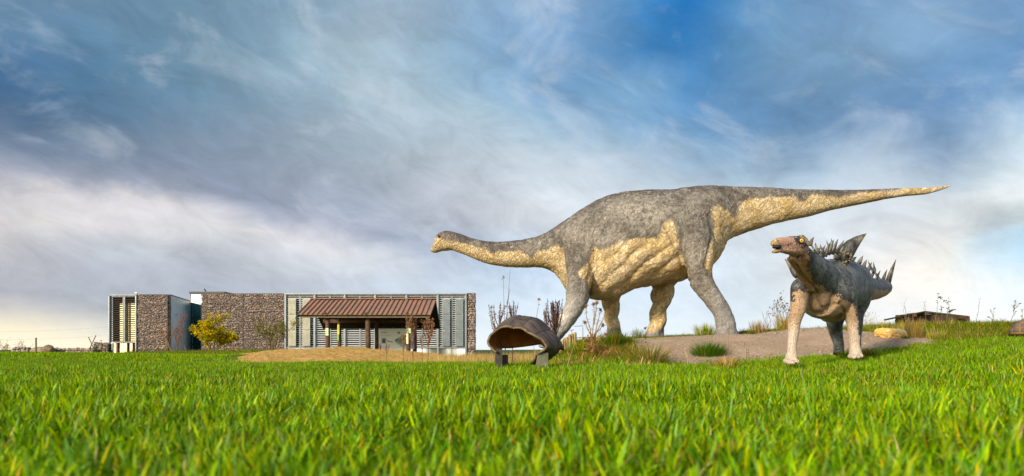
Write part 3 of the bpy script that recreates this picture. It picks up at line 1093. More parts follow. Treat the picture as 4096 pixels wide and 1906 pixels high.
m_ = MB()
m_.prism([bpt(425, 800), bpt(450, 840), bpt(540, 903), bpt(580, 870), bpt(585, 745), bpt(540, 735), bpt(470, 775)], (0, 0.008, 0))
m_.build('printed_map', simple_mat('map_print', (0.16, 0.17, 0.09), 0.6, 0, 0.0, 4, col2=(0.42, 0.50, 0.46)), board)
m_ = MB()
m_.prism([bpt(312, 792), bpt(345, 826), bpt(380, 826), bpt(392, 836), bpt(408, 830), bpt(392, 822), bpt(350, 815)], (0, 0.008, 0))
m_.build('printed_animal', simple_mat('animal_print', (0.14, 0.09, 0.06), 0.6), board)
m_ = MB()
m_.prism([bpt(284 + 22 * math.cos(t), 816 + 30 * math.sin(t)) for t in np.linspace(0, 2 * math.pi, 12, endpoint=False)], (0, 0.008, 0))
m_.build('printed_footprint', simple_mat('footprint_print', (0.10, 0.10, 0.09), 0.6), board)

notices = [
    ((1301, 1313.5), (1313.5, 1343), 40.35, [(0.0, 0.0, 0.42, 1.0, (0.34, 0.60, 0.14)), (0.45, 0.2, 0.8, 0.5, (0.35, 0.6, 0.3)), (0.5, 0.62, 0.9, 0.8, (0.75, 0.72, 0.2))], (0.70, 0.76, 0.50), 'pale green and white notice on the leftmost front post of the shelter', 'notice'),
    ((1349.5, 1299.5), (1357, 1338), 43.85, [(0.45, 0.3, 0.75, 0.85, (0.16, 0.2, 0.05))], (0.86, 0.72, 0.03), 'narrow yellow notice on a rear post of the shelter', 'notice'),
    ((1350, 1338.5), (1354.5, 1363), 43.83, [], (0.25, 0.62, 0.06), 'small bright green strip below the yellow notice', 'notice'),
    ((1627, 1313), (1643, 1333), 40.32, [(0.1, 0.1, 0.6, 0.9, (0.25, 0.5, 0.2)), (0.6, 0.3, 0.9, 0.8, (0.8, 0.8, 0.6))], (0.42, 0.62, 0.36), 'green notice high on the right front post of the shelter', 'notice'),
    ((1625, 1332), (1633, 1376), 40.36, [(0.0, 0.62, 1.0, 0.75, (0.85, 0.7, 0.1)), (0.2, 0.1, 0.8, 0.3, (0.85, 0.72, 0.06))], (0.78, 0.72, 0.46), 'cream and yellow notice below the green one on the right post', 'notice'),
    ((1644, 1310), (1656.5, 1398), 43.4, [(0.1, 0.05, 0.45, 0.3, (0.1, 0.22, 0.5)), (0.4, 0.4, 0.9, 0.6, (0.75, 0.8, 0.85)), (0.2, 0.7, 0.8, 0.95, (0.4, 0.5, 0.65)), (0.05, 0.35, 0.3, 0.5, (0.7, 0.55, 0.05))], (0.28, 0.40, 0.52), 'tall narrow blue and white board at the right end of the shelter', 'sign'),
]
for i, ((a, b), (c, d), Yn, marks, base, lab, cat) in enumerate(notices):
    p0, p1 = P(a, b, Yn), P(c, d, Yn)
    m_ = MB()
    m_.box(((p0.x + p1.x) / 2, Yn, (p0.z + p1.z) / 2), (p1.x - p0.x, 0.015, p0.z - p1.z))
    o = m_.build('notice_board' if cat == 'sign' else 'notice', print_mat('notice_print', base, marks), None, org=((p0.x + p1.x) / 2, Yn, p1.z))
    tag(o, lab, cat)

# ------------------------------------------------------------------ the long-necked dinosaur
def voxel_union(mb, name, voxel, smooth_it, fac=0.5):
    """one continuous skin grown over all the volumes in mb"""
    me = mb.mesh(name + '_raw')
    fix_normals(me)
    o = bpy.data.objects.new(name + '_raw', me)
    COL.objects.link(o)
    r = o.modifiers.new('r', 'REMESH')
    r.mode = 'VOXEL'
    r.voxel_size = voxel
    r.adaptivity = 0.0
    s = o.modifiers.new('s', 'SMOOTH')
    s.factor = fac
    s.iterations = smooth_it
    dg = bpy.context.evaluated_depsgraph_get()
    out = bpy.data.meshes.new_from_object(o.evaluated_get(dg))
    bpy.data.objects.remove(o)
    bpy.data.meshes.remove(me)
    return out


def limb(mb, joints, n=18, step=6):
    """joints: (point, radius along x, radius along y); smooth tapered tube"""
    pts = [Vector(j[0]) for j in joints]
    t = np.arange(len(joints))
    ts = np.linspace(0, len(joints) - 1, (len(joints) - 1) * step + 1)

    def cr(vals):
        vals = np.array(vals, float)
        out = []
        for q in ts:
            i = min(int(q), len(vals) - 2)
            f = q - i
            p0, p1, p2, p3 = vals[max(i - 1, 0)], vals[i], vals[i + 1], vals[min(i + 2, len(vals) - 1)]
            out.append(0.5 * ((2 * p1) + (-p0 + p2) * f + (2 * p0 - 5 * p1 + 4 * p2 - p3) * f * f + (-p0 + 3 * p1 - 3 * p2 + p3) * f ** 3))
        return np.array(out)
    C = cr([tuple(p) for p in pts])
    RX = cr([j[1] for j in joints])
    RY = cr([j[2] for j in joints])
    rings = []
    up = None
    for i in range(len(C)):
        d = Vector(C[min(i + 1, len(C) - 1)]) - Vector(C[max(i - 1, 0)])
        d.normalize()
        ref = Vector((0, 1, 0)) if abs(d.y) < 0.9 else Vector((1, 0, 0))
        w = (ref - d * ref.dot(d)).normalized()
        u = w.cross(d)
        if abs(d.y) >= 0.9:
            u, w = w, u
        c = Vector(C[i])
        rings.append([c + u * (math.cos(a) * RX[i]) + w * (math.sin(a) * RY[i]) for a in np.linspace(0, 2 * math.pi, n, endpoint=False)])
    mb.rings(rings)


def ellipsoid(mb, c, r, rz=0.0, ry=0.0, n=16, m=10):
    Mx = Matrix.Rotation(rz, 3, 'Z') @ Matrix.Rotation(ry, 3, 'Y')
    rings = []
    for i in range(1, m):
        a = math.pi * i / m
        rings.append([Vector(c) + Mx @ Vector((r[0] * math.sin(a) * math.cos(t), r[1] * math.sin(a) * math.sin(t), -r[2] * math.cos(a))) for t in np.linspace(0, 2 * math.pi, n, endpoint=False)])
    mb.rings(rings)


def poly_sd(px, py, poly):
    """signed distance (inside positive) of many points to a polygon, in pixels"""
    poly = np.array(poly, float)
    d = np.full(px.shape, 1e9)
    ins = np.zeros(px.shape, bool)
    n = len(poly)
    for i in range(n):
        a, b = poly[i], poly[(i + 1) % n]
        e = b - a
        t = np.clip(((px - a[0]) * e[0] + (py - a[1]) * e[1]) / max(e @ e, 1e-9), 0, 1)
        d = np.minimum(d, np.hypot(px - a[0] - t * e[0], py - a[1] - t * e[1]))
        c = ((a[1] > py) != (b[1] > py)) & (px < (b[0] - a[0]) * (py - a[1]) / (b[1] - a[1] + 1e-12) + a[0])
        ins ^= c
    return np.where(ins, d, -d)


YS = 18.0
S_TOP = [(1716, 1000), (1719, 994), (1730, 978), (1738, 962), (1743, 947), (1748, 937), (1760, 930), (1780, 923), (1800, 925), (1813, 928), (1847, 938), (1880, 952), (1914, 960), (1947, 966), (1980, 968), (2014, 968), (2047, 965), (2080, 962), (2114, 954), (2147, 947), (2180, 933), (2214, 913), (2247, 889), (2281, 866), (2325, 837), (2383, 804), (2442, 781), (2500, 768), (2559, 764), (2617, 762), (2675, 761), (2734, 752), (2792, 747), (2850, 744), (2928, 748), (3005, 749), (3083, 751.6), (3160, 758), (3238, 760), (3355, 761), (3432, 761), (3510, 757), (3588, 753.6), (3665, 752.4), (3723, 750.5), (3762, 746), (3797, 740), (3808, 742)]
S_BOT = [(1716, 1002), (1720, 1005), (1733, 1013), (1747, 1013), (1767, 1006), (1790, 1005), (1803, 1002), (1812, 1003), (1830, 1010), (1863, 1022), (1897, 1037), (1930, 1050), (1964, 1059.5), (1997, 1065), (2030, 1069.5), (2080, 1071), (2130, 1070), (2170, 1071), (2200, 1080), (2220, 1093), (2240, 1117), (2254, 1143), (2266, 1160), (2300, 1176), (2340, 1186), (2370, 1198), (2392, 1204), (2413, 1204), (2453, 1195), (2500, 1176), (2559, 1153), (2605, 1143), (2675, 1134), (2720, 1127), (2760, 1116), (2800, 1102), (2828, 1089), (2840, 1075), (2858, 1053), (2874, 1033), (2888, 1008), (2894, 985), (2906, 969), (2932, 953), (3005, 925), (3083, 900), (3160, 882.5), (3238, 867), (3316, 843.6), (3393, 828), (3471, 812.6), (3549, 797), (3626, 786), (3704, 779.6), (3762, 764), (3797, 750.5), (3808, 745)]
S_WID = [(1716, 0.03), (1724, 0.10), (1740, 0.17), (1765, 0.21), (1800, 0.22), (1850, 0.22), (1950, 0.28), (2080, 0.34), (2150, 0.40), (2210, 0.55), (2260, 0.72), (2320, 0.90), (2400, 1.05), (2550, 1.16), (2680, 1.12), (2780, 1.0), (2840, 0.82), (2880, 0.62), (2920, 0.50), (3000, 0.42), (3160, 0.34), (3355, 0.24), (3550, 0.145), (3723, 0.07), (3797, 0.03), (3808, 0.012)]


def build_sauropod():
    org = Vector(((2560 - PX0) / FP * YS, YS, 0.60))
    root = empty('long_necked_dinosaur', org, 'huge grey and cream long necked dinosaur statue walking with outstretched tail', 'dinosaur statue')
    mb = MB()
    xs = sorted(set([q[0] for q in S_TOP] + [q[0] for q in S_BOT] + list(range(2260, 2910, 26))))
    rings = []
    for x in xs:
        t = np.interp(x, *zip(*S_TOP))
        b = np.interp(x, *zip(*S_BOT))
        w = np.interp(x, *zip(*S_WID))
        pt, pb = P(x, t, YS), P(x, b, YS)
        c = (pt + pb) / 2
        h = max((pt.z - pb.z) / 2, 0.006)
        # flanks: belly hangs widest a little below the middle
        belly = np.interp(x, [2200, 2400, 2700, 2900], [0, 1, 1, 0])
        ring = []
        for k in range(30):
            a = 2 * math.pi * k / 30
            ca, sa = math.cos(a), math.sin(a)
            ww = w * (1 - 0.16 * belly * max(sa, 0) ** 1.0) * (1 + 0.05 * belly * max(-sa, 0))
            e = 0.9
            ring.append(c + Vector((0, math.copysign(abs(ca) ** e, ca) * ww, math.copysign(abs(sa) ** 0.97, sa) * h)))
        rings.append(ring)
    mb.rings(rings)

    def J(px, py, Y, hw, hd=None):
        r = hw / FP * Y
        return (P(px, py, Y), r, r if hd is None else hd)
    # front near, front far, hind far, hind near
    limb(mb, [J(2318, 1020, 17.45, 52, .30), J(2318, 1090, 17.22, 53, .32), J(2314, 1160, 17.12, 52, .31), J(2304, 1212, 17.08, 44, .27), J(2284, 1251, 17.05, 39, .25), J(2250, 1300, 17.0, 34, .23), J(2214, 1345, 17.0, 32, .23), J(2196, 1378, 17.0, 38, .28), J(2192, 1396, 17.0, 41, .31)])
    limb(mb, [J(2440, 1080, 18.6, 50, .34), J(2446, 1170, 18.72, 40, .28), J(2445, 1210, 18.75, 35.5, .25), J(2446, 1257, 18.75, 29.5, .22), J(2450, 1300, 18.75, 26.5, .20), J(2457, 1330, 18.75, 30, .23), J(2461, 1352, 18.75, 36, .27), J(2460, 1374, 18.75, 39, .30)])
    limb(mb, [J(2690, 1020, 18.6, 62, .38), J(2662, 1110, 18.75, 50, .33), J(2652, 1150, 18.8, 45, .30), J(2645, 1200, 18.8, 38, .27), J(2636, 1247, 18.8, 31, .24), J(2629, 1290, 18.8, 33, .25), J(2621, 1330, 18.8, 35, .28), J(2614, 1352, 18.8, 40, .30), J(2612, 1372, 18.8, 42, .32)])
    limb(mb, [J(2782, 880, 17.35, 62, .28), J(2786, 960, 17.12, 70, .38), J(2792, 1035, 17.05, 62, .40), J(2796, 1090, 17.02, 50, .36), J(2815, 1142, 17.02, 43, .32), J(2848, 1190, 17.05, 38, .29), J(2882, 1240, 17.05, 37.5, .27), J(2901, 1288, 17.05, 40, .27), J(2905, 1325, 17.05, 44, .30), J(2908, 1350, 17.05, 47, .33), J(2908, 1366, 17.05, 47, .34)])
    # toes
    for (px, py, Y, r) in ((2945, 1340, 17.0, 13), (2932, 1346, 16.85, 13), (2912, 1349, 16.76, 12), (2890, 1350, 16.76, 12), (2872, 1349, 16.82, 11),
                           (2560, 1360, 18.75, 11), (2575, 1363, 18.6, 11), (2600, 1364, 18.5, 11), (2628, 1363, 18.52, 11), (2642, 1362, 18.6, 10),
                           (2493, 1362, 18.7, 11), (2478, 1366, 18.55, 11), (2456, 1368, 18.48, 11), (2434, 1366, 18.55, 10)):
        ellipsoid(mb, P(px, py, Y), (r / FP * Y * 1.2, 0.10, r / FP * Y * 1.25), n=10, m=6)
    # shoulder and hip masses, hollow-side ridges
    ellipsoid(mb, P(2318, 1015, 17.5), (0.50, 0.36, 0.78), ry=0.12)
    ellipsoid(mb, P(2318, 1015, 18.5), (0.50, 0.36, 0.78), ry=0.12)
    ellipsoid(mb, P(2790, 905, 17.45), (0.55, 0.34, 0.66), ry=-0.1)
    ellipsoid(mb, P(2700, 905, 18.55), (0.55, 0.34, 0.66), ry=-0.1)
    ellipsoid(mb, P(2850, 1010, 17.75), (0.22, 0.30, 0.42), ry=0.5)
    # brow and cheek
    ellipsoid(mb, P(1762, 944, YS - 0.13), (0.11, 0.07, 0.07))
    ellipsoid(mb, P(1762, 944, YS + 0.13), (0.11, 0.07, 0.07))
    ellipsoid(mb, P(1785, 985, YS), (0.17, 0.20, 0.13))
    me = voxel_union(mb, 'body', 0.028, 12)
    n = len(me.vertices)
    co = np.empty(n * 3)
    me.vertices.foreach_get('co', co)
    co = co.reshape(-1, 3)
    no = np.empty(n * 3)
    me.vertex_normals.foreach_get('vector', no)
    no = no.reshape(-1, 3)
    X, Y, Z = co.T
    px = PX0 + X * FP / Y
    py = PY0 - (Z - CZ) * FP / Y
    # --- relief: belly folds running up to the knee skin, wrinkles, leathery lumps
    f1 = fbm(X * 1.6, Y * 1.6, Z * 1.6, 4)
    f2 = fbm(X * 5 + 3, Y * 5, Z * 5, 3)
    u = (X * 0.62 - Z * 0.78)
    fold = np.abs(((u * 2.9 + 0.75 * f1 + 0.16 * f2) % 1) - 0.5) * 2
    fold = 1 - fold ** 2.0
    wb = ss((px - 2375) / 60) * (1 - ss((px - 2745) / 40)) * ss((py - 930) / 80)
    f3 = fbm(X * 9 + 1, Y * 9, Z * 13, 3)
    f4 = np.abs(fbm(X * 3.1, Y * 3.1, Z * 3.1 + 9, 3) - 0.5) * 2
    disp = 0.06 * wb * (fold - 0.5) * (0.2 + 1.3 * f1) + 0.045 * (f1 - 0.5) + 0.016 * (f2 - 0.5) + 0.018 * (f3 - 0.5) - 0.012 * np.exp(-(f4 / 0.10) ** 2)
    # the flank groove between thigh and belly, elbow creases
    for (pl, wdt, dep) in (([(2655, 890), (2690, 960), (2722, 1030), (2744, 1110)], 9, 0.05), ([(2378, 985), (2372, 1060), (2352, 1120), (2366, 1180)], 9, 0.05), ([(2250, 985), (2254, 1060), (2268, 1130)], 7, 0.035), ([(2838, 860), (2852, 940), (2834, 1010), (2820, 1070)], 8, 0.04)):
        dd = np.full(n, 1e9)
        for a, b in zip(pl[:-1], pl[1:]):
            a, b = np.array(a, float), np.array(b, float)
            e = b - a
            t = np.clip(((px - a[0]) * e[0] + (py - a[1]) * e[1]) / (e @ e), 0, 1)
            dd = np.minimum(dd, np.hypot(px - a[0] - t * e[0], py - a[1] - t * e[1]))
        disp -= dep * np.exp(-(dd / wdt) ** 2)
    # mouth slit
    ml = [(1716, 1000), (1733, 972), (1748, 962)]
    dd = np.full(n, 1e9)
    for a, b in zip(ml[:-1], ml[1:]):
        a, b = np.array(a, float), np.array(b, float)
        e = b - a
        t = np.clip(((px - a[0]) * e[0] + (py - a[1]) * e[1]) / (e @ e), 0, 1)
        dd = np.minimum(dd, np.hypot(px - a[0] - t * e[0], py - a[1] - t * e[1]))
    thin = np.interp(px, [1716, 1800, 1950, 2300, 2900, 3300, 3800], [0.15, 0.25, 0.4, 1, 1, 0.5, 0.1])
    disp = disp * thin - 0.03 * np.exp(-(dd / 2.2) ** 2)
    co = co + no * disp[:, None]
    me.vertices.foreach_set('co', (co - np.array(org)).ravel())
    # --- paint: where the grey coat ends (distance in metres, positive in the grey)
    upper = [(1690, 880), (1690, 945), (1746, 950), (1775, 962), (1807, 965), (1847, 973), (1867, 978), (1897, 985), (1940, 995), (1960, 1006), (1973, 1017), (1985, 1010), (1997, 1004), (2047, 1006), (2080, 1003), (2100, 1012), (2116, 1030), (2130, 1032), (2146, 1003), (2180, 1004), (2200, 993), (2214, 985), (2234, 983), (2247, 990), (2254, 1023), (2256, 1060), (2268, 1112), (2262, 1160), (2256, 1205), (2190, 1304), (2120, 1420), (2240, 1420), (2298, 1300), (2352, 1212), (2374, 1180), (2350, 1130), (2322, 1110), (2312, 1090), (2330, 1070), (2356, 1052), (2366, 1010), (2374, 986), (2400, 1004), (2440, 986), (2477, 972), (2524, 957), (2588, 952), (2629, 950), (2640, 925), (2650, 903), (2664, 886), (2687, 880), (2703, 905), (2712, 955), (2712, 1000), (2736, 1035), (2748, 1075), (2757, 1100), (2735, 1130), (2780, 1170), (2840, 1245), (2860, 1320), (2840, 1400), (3000, 1400), (2960, 1300), (2915, 1220), (2870, 1140), (2832, 1082), (2822, 1055), (2834, 1012), (2848, 965), (2860, 913), (2852, 870), (2846, 838), (2858, 824), (2874, 818), (2909, 840), (2925, 858), (2939, 876), (2950, 850), (2963, 818), (2982, 803), (3017, 791), (3050, 796), (3067, 787), (3122, 787), (3150, 790), (3180, 787), (3205, 806), (3222, 800), (3238, 782), (3277, 780), (3325, 787), (3355, 792), (3368, 785), (3393, 780), (3415, 780), (3432, 770), (3471, 770), (3529, 766), (3588, 760), (3607, 754), (3640, 735), (3640, 650), (1690, 650)]
    g = poly_sd(px, py, upper) * YS / FP
    far = (Y > 18.25) & (py > np.interp(px, [2300, 2400, 2760, 2900], [1150, 1195, 1120, 1090]))
    foot = np.interp(px, [2400, 2440, 2470, 2500, 2560, 2600, 2640, 2660, 2700], [1300, 1318, 1312, 1322, 1300, 1335, 1322, 1290, 1150])
    g = np.where(far, (py - foot) * YS / FP, g)
    inner = (Y < 17.8) & (py > 1160) & (no[:, 1] > 0.5)
    low = ss((py - 1090) / 160) * (Y < 18.3) + ss((py - 1290) / 60) * (Y >= 18.3)
    white = np.exp(-(((px - 2240) / 46) ** 2 + ((py - 1262) / 40) ** 2)) * 0.95 + np.exp(-(((px - 2345) / 16) ** 2 + ((py - 1110) / 40) ** 2)) * 0.6
    pink = np.exp(-(((px - 1758) / 40) ** 2 + ((py - 955) / 22) ** 2))
    pale = np.maximum(np.exp(-(((px - 2575) / 130) ** 2 + ((py - 845) / 50) ** 2)), 0.6 * np.exp(-(((px - 2400) / 80) ** 2 + ((py - 930) / 60) ** 2)))
    topc = np.interp(px, *zip(*S_TOP))
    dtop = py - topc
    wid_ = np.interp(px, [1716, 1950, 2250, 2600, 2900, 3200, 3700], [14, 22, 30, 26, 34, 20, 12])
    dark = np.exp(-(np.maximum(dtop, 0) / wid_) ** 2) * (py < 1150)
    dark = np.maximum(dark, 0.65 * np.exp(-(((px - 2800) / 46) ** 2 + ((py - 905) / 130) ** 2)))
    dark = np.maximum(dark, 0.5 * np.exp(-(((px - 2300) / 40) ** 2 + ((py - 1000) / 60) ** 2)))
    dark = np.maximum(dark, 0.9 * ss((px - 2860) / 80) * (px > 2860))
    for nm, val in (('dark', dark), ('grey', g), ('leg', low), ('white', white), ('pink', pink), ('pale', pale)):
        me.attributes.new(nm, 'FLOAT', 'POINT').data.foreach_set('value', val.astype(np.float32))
    me.polygons.foreach_set('use_smooth', [True] * len(me.polygons))

    m, nt, out = new_mat('long_neck_skin')
    tc = nt.n('ShaderNodeTexCoord').outputs['Object']
    wob = nt.n('ShaderNodeTexNoise', Vector=tc, Scale=4.0, Detail=4)
    wv_ = nt.vmath('MULTIPLY', nt.vmath('SUBTRACT', wob.outputs['Color'], (0.5, 0.5, 0.5)), (0.22, 0.22, 0.22))
    v = nt.vmath('ADD', tc, wv_)
    n1 = nt.noise(tc, 2.2, 6, 0.6)
    n2 = nt.noise(tc, 11.0, 5, 0.65)
    n3 = nt.noise(tc, 34.0, 4, 0.7)
    g_ = nt.attr('grey')
    edge = nt.math('ADD', g_, nt.math('ADD', nt.math('MULTIPLY', nt.math('SUBTRACT', n2, 0.5), 0.24), nt.math('MULTIPLY', nt.math('SUBTRACT', n3, 0.5), 0.16)))
    mask = nt.sstep(edge, -0.045, 0.035)
    vor = nt.n('ShaderNodeTexVoronoi', {'feature': 'DISTANCE_TO_EDGE'}, Vector=v, Scale=11.0).outputs['Distance']
    vor2 = nt.n('ShaderNodeTexVoronoi', {'feature': 'DISTANCE_TO_EDGE'}, Vector=nt.vmath('MULTIPLY', nt.n('ShaderNodeVectorRotate', {'rotation_type': 'Y_AXIS'}, Vector=v, Angle=math.radians(40)).outputs[0], (0.42, 0.8, 1.25)), Scale=13.0).outputs['Distance']
    def wrinkle(ang, sc3, scale, wdt):
        vv = nt.vmath('MULTIPLY', nt.n('ShaderNodeVectorRotate', {'rotation_type': 'Y_AXIS'}, Vector=tc, Angle=math.radians(ang)).outputs[0], sc3)
        q = nt.noise(vv, scale, 3, 0.55, 0.4)
        return nt.sstep(nt.math('ABSOLUTE', nt.math('SUBTRACT', q, 0.5)), wdt, 0.0)
    w1 = wrinkle(40, (0.38, 0.8, 1.3), 5.5, 0.035)
    w2 = wrinkle(-48, (0.5, 0.8, 1.2), 7.0, 0.03)
    w3 = wrinkle(90, (0.5, 0.8, 1.2), 8.0, 0.03)
    crack = nt.math('MAXIMUM', nt.math('MAXIMUM', w1, nt.math('MULTIPLY', w2, 0.7)), nt.math('MAXIMUM', nt.math('MULTIPLY', w3, 0.6), nt.math('MULTIPLY', nt.sstep(vor2, 0.06, 0.0), 0.30)))
    lg = nt.attr('leg')
    gcol = nt.mix(nt.sstep(nt.math('ADD', nt.math('MULTIPLY', n1, 0.5), nt.math('MULTIPLY', n2, 0.5)), 0.38, 0.62), (0.075, 0.061, 0.048), (0.25, 0.21, 0.168))
    gcol = nt.mix(nt.math('MULTIPLY', nt.attr('pale'), nt.sstep(n2, 0.3, 0.65)), gcol, (0.42, 0.365, 0.30))
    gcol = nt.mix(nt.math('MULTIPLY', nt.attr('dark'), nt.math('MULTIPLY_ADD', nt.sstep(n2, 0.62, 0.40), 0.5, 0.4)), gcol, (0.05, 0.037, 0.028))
    gcol = nt.mix(nt.math('MULTIPLY', nt.sstep(g_, 0.18, 0.0), 0.5), gcol, (0.085, 0.06, 0.042))
    gcol = nt.mix(nt.math('MULTIPLY', lg, nt.math('MULTIPLY_ADD', n1, 0.7, 0.3)), gcol, (0.33, 0.315, 0.31))
    cstr = nt.math('MULTIPLY', crack, nt.math('MULTIPLY_ADD', nt.sstep(n1, 0.4, 0.6), 0.4, 0.15))
    gcol = nt.mix(cstr, gcol, (0.52, 0.47, 0.40))
    gcol = nt.mix(nt.math('MULTIPLY', nt.sstep(n3, 0.58, 0.70), 0.28), gcol, (0.42, 0.38, 0.33))
    gcol = nt.mix(nt.math('MULTIPLY', nt.sstep(n3, 0.40, 0.30), 0.5), gcol, (0.045, 0.038, 0.034))
    gcol = nt.mix(nt.math('MULTIPLY', nt.attr('white'), nt.sstep(n2, 0.25, 0.6)), gcol, (0.66, 0.58, 0.50))
    gcol = nt.mix(nt.math('MULTIPLY', nt.attr('pink'), nt.math('MULTIPLY', nt.sstep(n3, 0.46, 0.56), 0.6)), gcol, (0.55, 0.36, 0.27))
    ccol = nt.mix(nt.sstep(n1, 0.35, 0.65), (0.63, 0.445, 0.20), (0.75, 0.59, 0.36))
    ccol = nt.mix(nt.math('MULTIPLY', nt.sstep(n2, 0.5, 0.75), 0.5), ccol, (0.50, 0.31, 0.10))
    ccol = nt.mix(nt.math('MULTIPLY', nt.sstep(nt.math('ADD', nt.math('MULTIPLY', n1, 0.6), nt.math('MULTIPLY', n2, 0.4)), 0.54, 0.66), 0.22), ccol, (0.38, 0.30, 0.21))
    ccol = nt.mix(nt.math('MULTIPLY', crack, 0.62), ccol, (0.22, 0.125, 0.045))
    spots = nt.sstep(nt.noise(tc, 4.2, 1, 0.5), 0.765, 0.78)
    ccol = nt.mix(nt.math('MULTIPLY', spots, 0.8), ccol, (0.05, 0.035, 0.025))
    rain = nt.noise(nt.vmath('MULTIPLY', tc, (3.2, 3.2, 0.35)), 2.2, 4, 0.6)
    ccol = nt.mix(nt.math('MULTIPLY', nt.sstep(rain, 0.54, 0.68), 0.30), ccol, (0.24, 0.18, 0.115))
    gcol = nt.mix(nt.math('MULTIPLY', nt.sstep(rain, 0.52, 0.66), 0.28), gcol, (0.42, 0.37, 0.31))
    col = nt.mix(mask, ccol, gcol)
    # joints between the cast sections
    sx = nt.n('ShaderNodeSeparateXYZ', Vector=v).outputs[0]
    seam = None
    for q in (2357 - 2560, 2698 - 2560, 2130 - 2560, 3222 - 2560):
        xq = q / FP * YS
        d = nt.math('ABSOLUTE', nt.math('SUBTRACT', nt.math('ADD', sx, nt.math('MULTIPLY', wv_.node.outputs[0], 0.0) if False else 0.0), xq))
        s_ = nt.sstep(d, 0.022, 0.006)
        seam = s_ if seam is None else nt.math('MAXIMUM', seam, s_)
    seamf = nt.math('MULTIPLY', seam, nt.sstep(n2, 0.42, 0.55))
    col = nt.mix(nt.math('MULTIPLY', seamf, 0.65), col, (0.05, 0.045, 0.04))
    p = nt.n('ShaderNodeBsdfPrincipled', Base_Color=col, Roughness=0.68)
    p.inputs['Specular IOR Level'].default_value = 0.35
    h = nt.math('SUBTRACT', nt.math('ADD', nt.math('MULTIPLY', n2, 0.5), nt.math('MULTIPLY', n3, 0.35)), nt.math('MULTIPLY', crack, 0.75))
    bp = nt.n('ShaderNodeBump', Strength=0.9, Distance=0.035, Height=h)
    nt.link(bp.outputs[0], p.inputs['Normal'])
    nt.link(p.outputs[0], out.inputs[0])
    me.materials.append(m)
    me.name = 'body'
    link_mesh('body', me, None, root)
    # eyes
    em = simple_mat('dark_eye', (0.02, 0.014, 0.01), 0.15)
    for s in (-1, 1):
        e = MB()
        ellipsoid(e, P(1759, 951, YS) + Vector((0, s * 0.200, 0)), (0.034, 0.02, 0.03), n=12, m=8)
        e.build('eye', em, root, True)
    cm = simple_mat('claw_grey', (0.16, 0.15, 0.15), 0.55, 0, 0.3, 8)


build_sauropod()


# ------------------------------------------------------------------ the spiny dinosaur
def C4(x, y, Y):
    """point from the close-up crop of the spiny dinosaur"""
    return P(3040 + x / 2.0667, 900 + y / 2.0667, Y)


